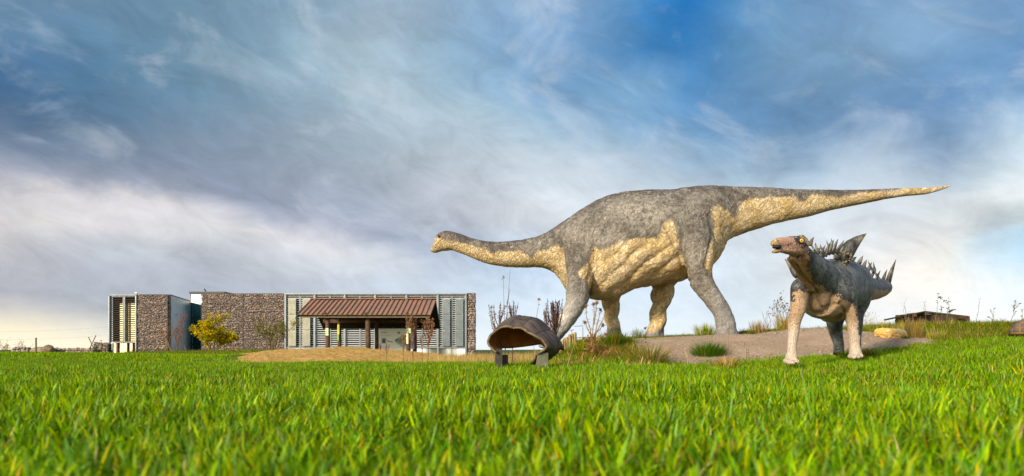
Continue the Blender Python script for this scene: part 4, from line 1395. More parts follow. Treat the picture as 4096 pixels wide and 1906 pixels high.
def build_spiny():
    org = Vector((4.35, 9.9, H(4.35, 9.6)))
    root = empty('spiny_dinosaur', org, 'blue grey and pink spiny dinosaur statue with big shoulder spikes on the lawn', 'dinosaur statue')
    mb = MB()

    def J(x, y, Y, r, r2=None):
        k = Y / FP / 2.0667
        return (C4(x, y, Y), r * k, (r if r2 is None else r2) * k)

    def ball(x, y, Y, rx, rz, ry=None):
        k = Y / FP / 2.0667
        ellipsoid(mb, C4(x, y, Y), (rx * k, (ry or rx) * k, rz * k))
    # trunk: chest -> hips -> tail
    tor = [(500, 570, 9.15, 150, 190), (520, 555, 9.32, 212, 228), (560, 520, 9.6, 228, 236), (620, 505, 10.0, 216, 228), (680, 505, 10.45, 212, 218), (722, 505, 10.85, 196, 200), (790, 520, 11.25, 148, 150), (850, 528, 11.6, 112, 112), (905, 533, 11.95, 92, 96), (960, 532, 12.3, 80, 84), (1010, 525, 12.6, 66, 70), (1040, 520, 12.8, 50, 56), (1042, 505, 13.1, 36, 40), (1010, 490, 13.35, 26, 28), (960, 470, 13.5, 14, 15)]
    rings = []
    pts = [C4(a, b, c) for a, b, c, _, _ in tor]
    for i, (a, b, c, rx, rz) in enumerate(tor):
        k = c / FP / 2.0667
        d = (pts[min(i + 1, len(pts) - 1)] - pts[max(i - 1, 0)])
        d.z *= 0.3
        d.normalize()
        lat = Vector((d.y, -d.x, 0)).normalized()
        up = lat.cross(d)
        if up.z < 0:
            up = -up
        # half width is what shows across the line of sight
        vis = Vector((a - 1288, 0, 0))
        rings.append([pts[i] + lat * (math.cos(t) * rx * k) + up * (math.sin(t) * rz * k) for t in np.linspace(0, 2 * math.pi, 22, endpoint=False)])
    mb.rings(rings)
    # belly bulge and breast
    ball(600, 720, 9.75, 105, 92, 170)
    ball(470, 600, 9.12, 95, 120)
    # neck
    limb(mb, [J(505, 470, 9.2, 170, 146), J(445, 390, 8.9, 142, 124), J(388, 322, 8.62, 108, 100), J(350, 250, 8.42, 82, 76), J(330, 190, 8.32, 58, 56)])
    limb(mb, [J(430, 520, 8.9, 46), J(378, 430, 8.7, 44), J(308, 335, 8.44, 38), J(250, 272, 8.24, 30)])   # throat fold
    # head: brain case, snout, upper beak, jaw
    ball(345, 165, 8.30, 58, 74, 66)
    limb(mb, [J(345, 165, 8.29, 62, 62), J(285, 158, 8.2, 67, 56), J(225, 158, 8.12, 59, 50), J(175, 152, 8.06, 48, 42), J(135, 149, 8.02, 38, 36), J(108, 156, 8.0, 25, 28), J(98, 172, 7.99, 9, 12)], n=16)
    limb(mb, [J(330, 205, 8.28, 52, 56), J(265, 215, 8.18, 36, 46), J(205, 213, 8.09, 25, 36), J(150, 216, 8.03, 19, 29), J(115, 222, 8.0, 15, 23), J(102, 222, 7.99, 7, 11)], n=16)
    ball(345, 95, 8.22, 26, 13, 26)
    ball(300, 100, 8.36, 24, 12, 26)
    # legs
    ball(325, 545, 8.98, 72, 105)
    limb(mb, [J(330, 540, 9.0, 76), J(322, 640, 8.95, 68), J(308, 720, 8.9, 60), J(288, 790, 8.9, 52), J(281, 850, 8.9, 48), J(274, 920, 8.88, 43), J(266, 990, 8.87, 37), J(264, 1050, 8.86, 39), J(260, 1095, 8.84, 48, 55), J(258, 1140, 8.83, 54, 60)])
    ball(700, 560, 9.3, 92, 120)
    limb(mb, [J(700, 560, 9.35, 92), J(722, 650, 9.35, 76), J(742, 725, 9.35, 62), J(764, 800, 9.36, 51), J(776, 870, 9.36, 48), J(782, 940, 9.37, 44), J(785, 1000, 9.37, 40), J(788, 1045, 9.36, 46, 52), J(790, 1090, 9.35, 54, 60)])
    limb(mb, [J(640, 620, 10.9, 100), J(625, 740, 11.0, 84), J(618, 830, 11.1, 62), J(632, 910, 11.2, 50), J(650, 980, 11.2, 42), J(652, 1030, 11.2, 42), J(650, 1070, 11.18, 46)])
    ball(835, 520, 10.75, 84, 190, 120)
    limb(mb, [J(832, 520, 10.7, 92, 110), J(822, 640, 10.65, 78, 90), J(806, 740, 10.6, 52), J(806, 830, 10.6, 40), J(800, 930, 10.6, 34), J(800, 1010, 10.6, 34), J(800, 1060, 10.6, 42)])
    # toes
    for (x, y, Y, r) in ((214, 1128, 8.78, 22), (240, 1136, 8.70, 22), (270, 1138, 8.68, 22), (300, 1132, 8.74, 21), (750, 1088, 9.28, 22), (776, 1094, 9.21, 22), (806, 1094, 9.22, 22), (832, 1086, 9.30, 20)):
        k = Y / FP / 2.0667
        ellipsoid(mb, C4(x, y, Y), (r * k, 0.07, r * k * 1.1), n=10, m=6)
    me = voxel_union(mb, 'body', 0.0145, 5)
    n = len(me.vertices)
    co = np.empty(n * 3)
    me.vertices.foreach_get('co', co)
    co = co.reshape(-1, 3)
    no = np.empty(n * 3)
    me.vertex_normals.foreach_get('vector', no)
    no = no.reshape(-1, 3)
    X, Y, Z = co.T
    cx_ = (PX0 + X * FP / Y - 3040) * 2.0667
    cy_ = (PY0 - (Z - CZ) * FP / Y - 900) * 2.0667
    f2 = fbm(X * 6, Y * 6, Z * 6, 4)
    disp = 0.014 * (f2 - 0.5)
    # deep folds on breast, behind the jaw
    for (pl, wd, dep) in (([(440, 500), (470, 560), (490, 620), (520, 690)], 9, 0.03), ([(300, 330), (350, 420), (410, 480), (440, 520)], 8, 0.022), ([(160, 238), (230, 262), (320, 268), (390, 262)], 7, 0.014), ([(660, 640), (690, 700), (700, 770)], 10, 0.025), ([(390, 150), (400, 210), (392, 260)], 7, 0.012), ([(520, 690), (590, 660), (660, 655)], 9, 0.02)):
        dd = np.full(n, 1e9)
        for a, b in zip(pl[:-1], pl[1:]):
            a, b = np.array(a, float), np.array(b, float)
            e = b - a
            t = np.clip(((cx_ - a[0]) * e[0] + (cy_ - a[1]) * e[1]) / (e @ e), 0, 1)
            dd = np.minimum(dd, np.hypot(cx_ - a[0] - t * e[0], cy_ - a[1] - t * e[1]))
        disp -= dep * np.exp(-(dd / wd) ** 2) * (Y < 10.2)
    co = co + no * disp[:, None]
    me.vertices.foreach_set('co', (co - np.array(org)).ravel())
    px2m = 9.3 / FP / 2.0667
    greyp = [(150, 70), (300, 70), (345, 78), (400, 120), (410, 240), (392, 300), (400, 380), (440, 470), (500, 500), (545, 500), (585, 560), (640, 600), (650, 560), (690, 640), (720, 610), (775, 690), (800, 760), (830, 900), (850, 900), (900, 640), (960, 540), (1070, 545), (1180, 520), (1180, 250), (900, 150), (520, 150), (420, 60)]
    g = poly_sd(cx_, cy_, greyp)
    rs = poly_sd(cx_, cy_, [(200, 270), (280, 380), (330, 470), (400, 560), (330, 540), (285, 560), (275, 640), (240, 640), (235, 480)])
    g = np.maximum(g, rs)
    nk = poly_sd(cx_, cy_, [(390, 280), (470, 440), (560, 560), (620, 540), (560, 300), (420, 200)])
    g = np.maximum(g, nk)
    headp = poly_sd(cx_, cy_, [(60, 60), (330, 60), (330, 120), (402, 170), (412, 280), (330, 285), (60, 260)])
    eye = poly_sd(cx_, cy_, [(300, 95), (345, 78), (395, 110), (405, 170), (390, 200), (365, 178), (318, 165), (286, 152), (240, 168), (244, 158), (285, 140)])
    top = poly_sd(cx_, cy_, [(170, 100), (230, 86), (300, 80), (300, 92), (230, 98)])
    g = np.where(headp > 0, np.maximum(eye, np.maximum(top, -headp)), g)
    hind = (Y > 10.3) & (cy_ > 430) & (cx_ > 500) & (cx_ < 905)
    g = np.where(hind, np.where(cx_ < 700, 1180 - cy_, 60), g)
    g = g * px2m
    tailc = (cx_ > 880) & (cy_ > np.interp(cx_, [880, 1070], [520, 540]))
    base = np.tile(np.array([0.47, 0.285, 0.15]), (n, 1))
    lo = ss((cy_ - 740) / 190)[:, None]
    base = base * (1 - lo) + np.array([0.68, 0.53, 0.41]) * lo
    pk = np.clip(headp / 12, 0, 1)[:, None]
    base = base * (1 - pk) + np.array([0.60, 0.295, 0.20]) * pk
    # yellow-brown beak
    bk = (np.clip((172 - cx_) / 45, 0, 1) * (headp > 0))[:, None]
    base = base * (1 - bk) + np.array([0.46, 0.29, 0.10]) * bk
    oc = np.exp(-(poly_sd(cx_, cy_, [(160, 240), (390, 285), (420, 330), (380, 400), (440, 500), (400, 480), (300, 340)]).clip(-60, 0) / 26) ** 2)
    oc = (oc * (headp < 0) * (cy_ < 560) * (Y < 9.6))[:, None]
    base = base * (1 - oc) + np.array([0.46, 0.185, 0.05]) * oc
    a = me.color_attributes.new('col', 'FLOAT_COLOR', 'POINT')
    c4 = np.ones((n, 4), np.float32)
    c4[:, :3] = base
    a.data.foreach_set('color', c4.ravel())
    me.attributes.new('grey', 'FLOAT', 'POINT').data.foreach_set('value', g.astype(np.float32))
    hd = np.clip(headp / 10, 0, 1)
    me.attributes.new('head', 'FLOAT', 'POINT').data.foreach_set('value', hd.astype(np.float32))
    me.polygons.foreach_set('use_smooth', [True] * len(me.polygons))
    m, nt, out = new_mat('scaly_skin')
    tc = nt.n('ShaderNodeTexCoord').outputs['Object']
    wob = nt.n('ShaderNodeTexNoise', Vector=tc, Scale=9.0, Detail=3)
    v = nt.vmath('ADD', tc, nt.vmath('MULTIPLY', nt.vmath('SUBTRACT', wob.outputs['Color'], (0.5, 0.5, 0.5)), (0.05, 0.05, 0.05)))
    n1 = nt.noise(tc, 5.0, 5, 0.6)
    n2 = nt.noise(tc, 22.0, 4, 0.6)
    ve = nt.n('ShaderNodeTexVoronoi', {'feature': 'DISTANCE_TO_EDGE'}, Vector=v, Scale=42.0).outputs['Distance']
    vc = nt.n('ShaderNodeTexVoronoi', Vector=v, Scale=42.0).outputs['Color']
    cell = nt.n('ShaderNodeSeparateColor', Color=vc).outputs[0]
    e = nt.math('ADD', nt.attr('grey'), nt.math('ADD', nt.math('MULTIPLY', nt.math('SUBTRACT', cell, 0.5), 0.05), nt.math('MULTIPLY', nt.math('SUBTRACT', n1, 0.5), 0.16)))
    mask = nt.sstep(e, -0.004, 0.006)
    gcol = nt.mix(nt.sstep(n1, 0.36, 0.64), (0.045, 0.05, 0.053), (0.25, 0.255, 0.25))
    gcol = nt.mix(nt.math('MULTIPLY', nt.sstep(cell, 0.3, 0.9), 0.45), gcol, (0.19, 0.195, 0.19))
    gcol = nt.mix(nt.math('MULTIPLY', nt.sstep(n2, 0.52, 0.66), 0.5), gcol, (0.34, 0.32, 0.28))
    gcol = nt.mix(nt.math('MULTIPLY', nt.sstep(nt.noise(tc, 12.0, 4, 0.6), 0.50, 0.38), 0.6), gcol, (0.03, 0.032, 0.033))
    gcol = nt.mix(nt.math('MULTIPLY', nt.sstep(nt.attr('grey'), 0.12, 0.0), 0.75), gcol, (0.022, 0.022, 0.023))
    gcol = nt.mix(nt.math('MULTIPLY', nt.attr('head'), 0.8), gcol, (0.035, 0.037, 0.04))
    bc = nt.attr('col', 'Color')
    tone = nt.mix(nt.math('MULTIPLY', nt.math('SUBTRACT', cell, 0.2), 0.35), bc, (0.78, 0.66, 0.50))
    line = nt.sstep(ve, 0.13, 0.01)
    skin_lined = nt.mix(nt.math('MULTIPLY', line, 0.5), tone, (0.16, 0.085, 0.045))  # cream skin with dark lines between the scales
    grey_lined = nt.mix(nt.math('MULTIPLY', line, 0.75), gcol, (0.02, 0.02, 0.022))
    col = nt.mix(mask, skin_lined, grey_lined)
    p = nt.n('ShaderNodeBsdfPrincipled', Base_Color=col, Roughness=0.55)
    p.inputs['Specular IOR Level'].default_value = 0.4
    h = nt.math('SUBTRACT', nt.math('MULTIPLY', n2, 0.3), nt.math('MULTIPLY', line, 0.6))
    bp = nt.n('ShaderNodeBump', Strength=1.0, Distance=0.016, Height=h)
    nt.link(bp.outputs[0], p.inputs['Normal'])
    nt.link(p.outputs[0], out.inputs[0])
    me.materials.append(m)
    me.name = 'body'
    link_mesh('body', me, None, root)

    # horn material
    hm, nt, out = new_mat('horn')
    tc = nt.n('ShaderNodeTexCoord').outputs['Object']
    a_ = nt.noise(nt.vmath('MULTIPLY', tc, (1, 1, 0.35)), 26, 5, 0.65)
    b_ = nt.noise(tc, 7, 3, 0.5)
    col = nt.mix(nt.sstep(a_, 0.4, 0.62), (0.016, 0.015, 0.015), (0.085, 0.078, 0.066))
    col = nt.mix(nt.math('MULTIPLY', nt.sstep(b_, 0.48, 0.66), 0.5), col, (0.34, 0.28, 0.19))
    p = nt.n('ShaderNodeBsdfPrincipled', Base_Color=col, Roughness=0.42)
    bp = nt.n('ShaderNodeBump', Strength=0.8, Distance=0.012, Height=a_)
    nt.link(bp.outputs[0], p.inputs['Normal'])
    nt.link(p.outputs[0], out.inputs[0])

    def blade(b, t, rw, rt, name, bend=0.0, cone=False, mb_=None):
        """horn from base b to tip t: rw wide across the view, rt thick"""
        b, t = Vector(b), Vector(t)
        d = (t - b)
        L = d.length
        dn = d.normalized()
        s = dn.cross(Vector((0, 1, 0)))
        s = s.normalized() if s.length > 1e-4 else Vector((1, 0, 0))
        q = s.cross(dn)
        rings = []
        for f, k in ((-0.18, 0.9), (0.0, 1.0), (0.2, 0.97), (0.45, 0.78), (0.7, 0.48), (0.88, 0.22), (1.0, 0.03)):
            c = b + d * f + s * bend * math.sin(max(f, 0) * math.pi) * L
            rings.append([c + s * math.cos(a) * rw * k + q * math.sin(a) * (rw if cone else rt) * k * (1 if cone else 1) for a in np.linspace(0, 2 * math.pi, 10, endpoint=False)])
        h = MB()
        h.rings(rings)
        o = h.build(name, hm, root, True)
        fix_normals(o.data)
        return o
    k9 = 9.0 / FP / 2.0667
    # great shoulder spine (and the far one behind the neck)
    o = blade(C4(688, 268, 9.55), C4(880, 72, 9.5), 76 * k9, 46 * k9, 'shoulder_spine', 0.07)
    o['label'] = 'tall grooved shoulder spike pointing up and back'
    blade(C4(300, 400, 9.35), C4(204, 282, 9.5), 40 * k9, 34 * k9, 'shoulder_spine', -0.05)
    kb = MB()
    rr = random.Random(4)
    kc = C4(680, 282, 9.38)
    for i in range(46):
        a = rr.uniform(0, 2 * math.pi)
        q = C4(688 + 70 * math.cos(a) * 0.9 + rr.uniform(-14, 14), 268 + 62 * math.sin(a) * 0.75 + rr.uniform(-14, 14) + 8, 9.36 + 0.05 * rr.random() + 0.10 * abs(math.cos(a)))
        ellipsoid(kb, q, (0.016, 0.016, 0.014), n=6, m=4)
    o = kb.build('spine_knobs', simple_mat('knob_horn', (0.20, 0.16, 0.10), 0.6, 0, 0.5, 20), root, True)
    o['kind'] = 'stuff'
    # neck plates and the rows of back spikes
    plates = [((418, 160, 8.45), (447, 100, 8.47), 17), ((463, 235, 8.7), (500, 188, 8.68), 26), ((446, 205, 8.62), (430, 165, 8.66), 10), ((470, 195, 8.85), (458, 145, 8.9), 9), ((512, 205, 9.1), (498, 155, 9.15), 7)]
    for b, t, w in plates:
        blade(C4(*b), C4(*t), w * k9, 9 * k9, 'neck_plate', 0.06)
    spikes = [((490, 278, 8.95), (542, 165, 8.93), 17), ((520, 268, 9.02), (560, 172, 9.0), 12), ((545, 245, 9.1), (587, 138, 9.08), 14), ((572, 230, 9.2), (614, 122, 9.18), 15), ((605, 226, 9.3), (648, 113, 9.28), 15), ((640, 222, 9.4), (698, 126, 9.4), 15),
              ((565, 172, 9.5), (550, 126, 9.52), 6), ((600, 150, 9.6), (590, 112, 9.62), 6),
              ((820, 318, 10.5), (853, 254, 10.5), 16), ((856, 348, 10.8), (884, 286, 10.8), 15), ((893, 382, 11.1), (926, 308, 11.1), 14), ((920, 432, 11.5), (962, 362, 11.5), 12), ((962, 450, 11.9), (997, 375, 11.9), 11),
              ((930, 378, 11.3), (893, 292, 11.5), 9), ((950, 372, 11.7), (938, 306, 11.8), 8),
              ((770, 290, 10.2), (800, 264, 10.25), 12)]
    for b, t, w in spikes:
        Yq = b[2]
        blade(C4(*b), C4(*t), w * 1.2 * Yq / FP / 2.0667, w * 0.8 * Yq / FP / 2.0667, 'back_spike', 0.03)
    for b, t, w in (((1050, 505, 12.75), (1126, 282, 12.6), 26), ((1012, 478, 12.6), (1052, 368, 12.75), 18), ((1010, 480, 13.2), (900, 310, 13.4), 13), ((1000, 476, 12.95), (950, 380, 13.2), 11)):
        blade(C4(*b), C4(*t), w * 12.6 / FP / 2.0667, w * 0.6 * 12.6 / FP / 2.0667, 'tail_spike', 0.02)
    for (x, y, Y, dx, dy) in ((850, 388, 10.35, 14, -6), (895, 402, 10.75, 14, -10), (925, 462, 11.55, 10, 12), (832, 395, 10.2, -6, 4)):
        blade(C4(x, y, Y), C4(x + dx, y + dy, Y - 0.12), 11 * k9, 9 * k9, 'side_stud', 0, True)
    blade(C4(352, 190, 8.2), C4(345, 172, 8.1), 12 * k9, 10 * k9, 'cheek_horn', 0, True)
    # eye: yellow ball with dark pupil and rim
    ey = simple_mat('yellow_eye', (0.80, 0.50, 0.03), 0.12, 0, 0.15, 60)
    pu = simple_mat('pupil', (0.012, 0.008, 0.006), 0.1)
    ec = C4(343, 131, 8.11)
    ob = MB()
    ellipsoid(ob, ec, (0.027, 0.02, 0.025), n=14, m=10)
    eo = ob.build('eye', ey, root, True)
    ob = MB()
    ellipsoid(ob, ec + Vector((-0.006, -0.0175, 0.0)), (0.0085, 0.006, 0.0085), n=12, m=8)
    ob.build('pupil', pu, eo, True)
    rim = MB()
    rim.tube([ec + Vector((math.cos(t) * 0.031, -0.006 - 0.004 * math.cos(2 * t), math.sin(t) * 0.027)) for t in np.linspace(0, 2 * math.pi, 17)], 0.008, 6)
    rim.build('eyelid', simple_mat('dark_lid', (0.04, 0.042, 0.045), 0.5), eo, True)
    # open mouth: dark cavity between the beak halves
    mo = MB()
    ellipsoid(mo, C4(140, 184, 7.985), (0.055, 0.05, 0.0235), n=12, m=8)
    mo.build('mouth', simple_mat('dark_mouth', (0.012, 0.008, 0.007), 0.7), root, True)
    no_ = MB()
    ellipsoid(no_, C4(150, 134, 7.925), (0.012, 0.01, 0.006), n=8, m=6)
    no_.build('nostril', simple_mat('dark_nostril', (0.05, 0.025, 0.018), 0.7), root, True)


build_spiny()


# ------------------------------------------------------------------ the hollow tortoise shell
RIM = [(2072, 1464), (2098, 1462), (2124, 1446), (2147, 1420), (2166, 1409), (2187, 1390), (2173, 1364), (2145, 1344.5), (2117, 1330.5), (2096, 1313), (2075, 1308), (2054, 1309.5), (2040, 1304), (2016, 1303.5), (1977, 1322), (1956, 1341), (1946, 1365.6), (1949, 1378), (1963, 1395), (1980, 1409), (2000, 1422)]
SHELL_Y, SHELL_PHI = 9.75, math.radians(24)
_rt, _rr = [], []
for _a, _b in RIM:
    _u, _v = (_a - 2063) / FP * SHELL_Y / math.cos(SHELL_PHI), (1372 - _b) / FP * SHELL_Y
    _t = math.degrees(math.atan2(_v, _u))
    _rt.append(_t if _t > -100 else _t + 360)
    _rr.append(math.hypot(_u, _v))


def shell_surf(C, A, Bv, L, th, s, off=0.0, shrink=0.0):
    """th: angle over the arch (degrees, 0 right .. 180 left), s: 0 at the opening .. 1 at the closed back"""
    R = float(np.interp(th, _rt, _rr)) - shrink
    if s > 0.12:   # behind the ragged rim the arch is even
        k = min((s - 0.12) / 0.25, 1.0)
        Rs = float(np.mean(np.interp([th - 14, th - 7, th, th + 7, th + 14], _rt, _rr))) - shrink
        R = R * (1 - k) + Rs * k
    a = math.radians(th)
    px_ = float(np.interp(s, [0, 0.08, 0.25, 0.5, 0.72, 0.88, 0.96, 1.0], [1.0, 1.03, 1.08, 1.10, 0.98, 0.70, 0.40, 0.02]))
    pz_ = float(np.interp(s, [0, 0.06, 0.15, 0.3, 0.5, 0.7, 0.86, 0.95, 1.0], [1.0, 1.12, 1.30, 1.52, 1.68, 1.56, 1.08, 0.65, 0.02]))
    sr, cr = math.sin(a), math.cos(a)
    if sr < 0:
        pz_ = min(px_, 1.0)
    else:
        m_ = ss(sr / 0.5)
        pz_ = px_ * (1 - float(m_)) + pz_ * float(m_)
    p = C + A * (s * L) + Bv * (R * px_ * cr) + Vector((0, 0, 1)) * (R * pz_ * sr)
    n = Bv * cr + Vector((0, 0, 1)) * sr * (1.3 if sr > 0 else 1) + A * (1.2 * (s - 0.45))
    return p + n.normalized() * off


def horn_shell_mat(name, c1, c2, line):
    m, nt, out = new_mat(name)
    tc = nt.n('ShaderNodeTexCoord').outputs['Object']
    a = nt.noise(tc, 3.5, 6, 0.6)
    b = nt.noise(tc, 22, 5, 0.65)
    col = nt.mix(nt.sstep(a, 0.35, 0.65), c1, c2)
    col = nt.mix(nt.math('MULTIPLY', nt.sstep(b, 0.52, 0.7), 0.4), col, line)
    p = nt.n('ShaderNodeBsdfPrincipled', Base_Color=col, Roughness=0.6)
    p.inputs['Specular IOR Level'].default_value = 0.3
    bp = nt.n('ShaderNodeBump', Strength=0.8, Distance=0.01, Height=b)
    nt.link(bp.outputs[0], p.inputs['Normal'])
    nt.link(p.outputs[0], out.inputs[0])
    return m


def build_shell():
    Yc = 9.75
    phi = SHELL_PHI
    A = Vector((math.sin(phi), math.cos(phi), 0.0))
    Bv = Vector((math.cos(phi), -math.sin(phi), 0.0))
    c0 = P(2063, 1372, Yc)
    L = 1.0
    root = empty('tortoise_shell', Vector((c0.x, c0.y, H(c0.x, c0.y))), 'hollow dark brown giant tortoise shell propped open on short posts', 'tortoise shell')
    mo = horn_shell_mat('shell_horn', (0.05, 0.034, 0.025), (0.105, 0.076, 0.058), (0.19, 0.13, 0.06))
    mo2 = horn_shell_mat('shell_scute', (0.055, 0.039, 0.031), (0.12, 0.09, 0.073), (0.18, 0.13, 0.08))
    mi = simple_mat('rusty_inner_wall', (0.40, 0.15, 0.03), 0.8, 0, 0.65, 4, 0.012, 18)
    mm = simple_mat('ragged_rim', (0.17, 0.115, 0.06), 0.75, 0, 0.5, 14)
    ns, nt_ = 26, 60
    sv = np.linspace(0, 1, ns)

    def ths_at(s):
        return np.linspace(-30 - 34 * float(ss((s - 0.03) / 0.16)) * (1 - float(ss((s - 0.55) / 0.4))), 205 - 16 * float(ss((s - 0.1) / 0.4)), nt_)

    def drop(th):
        # the skirt hangs lower at the sides
        return 0
    mb = MB()
    rr = random.Random(2)
    wav = [0.018 * math.sin(t * 0.30) + rr.uniform(-.012, .012) for t in range(nt_)]
    grid = []
    for j, s in enumerate(sv):
        row = []
        for i, th in enumerate(ths_at(s)):
            p = shell_surf(c0, A, Bv, L, th, s)
            if j == 0:
                p = p + A * wav[i]
            row.append(p)
        grid.append(row)
    vs = [p for r in grid for p in r]
    fs = [(j * nt_ + i, j * nt_ + i + 1, (j + 1) * nt_ + i + 1, (j + 1) * nt_ + i) for j in range(ns - 1) for i in range(nt_ - 1)]
    mb.add(vs, fs)
    o = mb.build('carapace', mo, root, True)
    fix_normals(o.data)
    # inside wall and ragged rim
    ib = MB()
    vin = []
    for j, s in enumerate(sv):
        for i, th in enumerate(ths_at(s)):
            p = shell_surf(c0, A, Bv, L * 0.96, th, s, 0.0, 0.03)
            if j == 0:
                p = p + A * wav[i]
            vin.append(p)
    ib.add(vin, [tuple(reversed(f)) for f in fs])
    ib.build('inner_wall', mi, root, True)
    rb = MB()
    rp = [(Vector(vs[i]) + Vector(vin[i])) / 2 - A * 0.004 for i in range(nt_)]
    rb.tube(rp, [0.013 + 0.012 * rr.random() for _ in rp], 7)
    rb.build('rim', mm, root, True)
    lo = MB()
    for k in (0, nt_ - 1):
        lo.tube([(Vector(vs[j * nt_ + k]) + Vector(vin[j * nt_ + k])) / 2 for j in range(ns)], 0.018, 6)
    lo.build('lower_edge', mo, root, True)

    # scutes: raised horn plates with grooves between
    def scute(t0, t1, s0, s1, g=0.9, hgt=0.012):
        k = 5
        q = MB()
        top, bot = [], []
        dt, ds = (t1 - t0), (s1 - s0)
        n_ = 7
        for a in range(n_):
            for b in range(n_):
                u, v = a / (n_ - 1), b / (n_ - 1)
                uu = t0 + dt * (0.5 + (u - 0.5) * 0.955)
                vv = s0 + ds * (0.5 + (v - 0.5) * 0.94)
                e = min(u, 1 - u, v, 1 - v)
                hh = hgt * (0.0 if e == 0 else (0.75 if e < 0.2 else 1.0)) + 0.004 * math.sin(math.pi * u) * math.sin(math.pi * v)
                vv = min(max(vv, 0.012), 0.975)
                top.append(shell_surf(c0, A, Bv, L, uu, vv, 0.004 + hh))
                bot.append(shell_surf(c0, A, Bv, L, uu, vv, -0.006))
        N = n_ * n_
        fs2 = []
        for a in range(n_ - 1):
            for b in range(n_ - 1):
                i0 = a * n_ + b
                fs2.append((i0, i0 + 1, i0 + n_ + 1, i0 + n_))
                fs2.append((N + i0, N + i0 + n_, N + i0 + n_ + 1, N + i0 + 1))
        q.add(top + bot, fs2)
        o2 = q.build('scute', mo2, root, True)
        fix_normals(o2.data)
    for s0, s1 in ((0.02, 0.26), (0.26, 0.52), (0.52, 0.76), (0.76, 0.97)):
        scute(70, 112, s0, s1)
    for s0, s1 in ((0.02, 0.20), (0.20, 0.46), (0.46, 0.72), (0.72, 0.95)):
        scute(22, 70, s0, s1)
        scute(112, 160, s0, s1)
    for i in range(7):
        s0, s1 = 0.02 + i * 0.135, 0.02 + (i + 1) * 0.135
        scute(-10, 22, s0, s1)
        scute(160, 192, s0, s1)
    # claw-like back point of the skirt, moss patch below it, posts
    pb = MB()
    pb.tube([P(2235, 1378, 10.2), P(2247, 1392, 10.2), P(2253, 1398, 10.15), P(2256, 1399, 10.1)], [0.05, 0.035, 0.02, 0.004], 8)
    pb.build('tail_point', mo, root, True)
    wood = simple_mat('grey_green_post', (0.14, 0.14, 0.085), 0.85, 0, 0.4, 6, 0.01, 20)
    woodd = simple_mat('dark_brown_post', (0.05, 0.042, 0.034), 0.7, 0, 0.5, 6, 0.01, 20)  # darker brown for the two left posts
    for (x0, x1, yt, Yp, mt, dp) in ((2147, 2191, 1412, 9.62, wood, 0.2), (1981, 2008, 1396, 9.9, woodd, 0.14), (2006, 2031, 1420, 10.1, woodd, 0.14)):
        a, b = P(x0, yt, Yp), P(x1, yt, Yp)
        z0 = H(a.x, Yp) - 0.08
        q = MB()
        q.box(((a.x + b.x) / 2, Yp + dp / 2, (a.z + z0) / 2), (b.x - a.x, dp, a.z - z0), 0.08)
        q.build('post', mt, root)


build_shell()

# ------------------------------------------------------------------ grass and weeds: materials
def blade_mat(name, rough=0.5, trans=0.35, sat=1.12):
    m, nt, out = new_mat(name)
    c = nt.attr('col', 'Color')
    r = nt.n('ShaderNodeObjectInfo').outputs['Random']
    hs = nt.n('ShaderNodeHueSaturation', Hue=nt.math('MULTIPLY_ADD', r, 0.03, 0.485), Saturation=sat, Value=nt.math('MULTIPLY_ADD', r, 0.5, 0.75), Color=c)
    p = nt.n('ShaderNodeBsdfPrincipled', Base_Color=hs.outputs[0], Roughness=rough)
    p.inputs['Specular IOR Level'].default_value = 0.1
    t = nt.n('ShaderNodeBsdfTranslucent', Color=hs.outputs[0])
    mx = nt.n('ShaderNodeMixShader', Fac=trans)
    nt.link(p.outputs[0], mx.inputs[1])
    nt.link(t.outputs[0], mx.inputs[2])
    nt.link(mx.outputs[0], out.inputs[0])
    return m


M['blade'] = blade_mat('grass_blade', 0.42, 0.36)
M['drystem'] = blade_mat('dry_stem', 0.8, 0.15)
M['leaf'] = blade_mat('autumn_leaf', 0.55, 0.4)

GREENS = [(0.16, 0.31, 0.002), (0.23, 0.38, 0.003), (0.05, 0.13, 0.002), (0.36, 0.46, 0.006), (0.11, 0.235, 0.002)]
BLUEGREEN = [(0.22, 0.36, 0.09)]
YELLOW = [(0.58, 0.46, 0.05), (0.64, 0.42, 0.08), (0.60, 0.32, 0.04)]
STRAW = [(0.50, 0.37, 0.17), (0.58, 0.45, 0.23), (0.40, 0.27, 0.11)]
BROWN = [(0.26, 0.14, 0.05), (0.20, 0.11, 0.045)]


def blade(mb, r, p, L, w, az, lean, curl, col, seg=4):
    """a tapering grass blade that rises from p, leans towards az and curls over"""
    d = Vector((math.sin(az), math.cos(az), 0))
    s = Vector((d.y, -d.x, 0))
    tw = r.uniform(-0.9, 0.9)
    s = (s * math.cos(tw) + d * math.sin(tw))
    vs = []
    ang = lean
    q = Vector(p)
    for i in range(seg + 1):
        f = i / seg
        ww = w * (0.72 + 0.5 * f) * (1 - f ** 2.2) if i < seg else 0.0
        if i < seg:
            vs += [q - s * ww / 2, q + s * ww / 2]
        else:
            vs += [q]
        q = q + (d * math.sin(ang) + Vector((0, 0, 1)) * math.cos(ang)) * (L / seg)
        ang += curl / seg * (0.4 + 1.2 * f)
    fs = [(2 * i, 2 * i + 1, 2 * i + 3, 2 * i + 2) for i in range(seg - 1)] + [(2 * seg - 2, 2 * seg - 1, 2 * seg)]
    mb.cur = col
    mb.add(vs, fs)


def jit(r, c, a=0.18):
    k = 1 + r.uniform(-a, a)
    return tuple(max(0.0, v * k * (1 + r.uniform(-a, a) * 0.3)) for v in c)


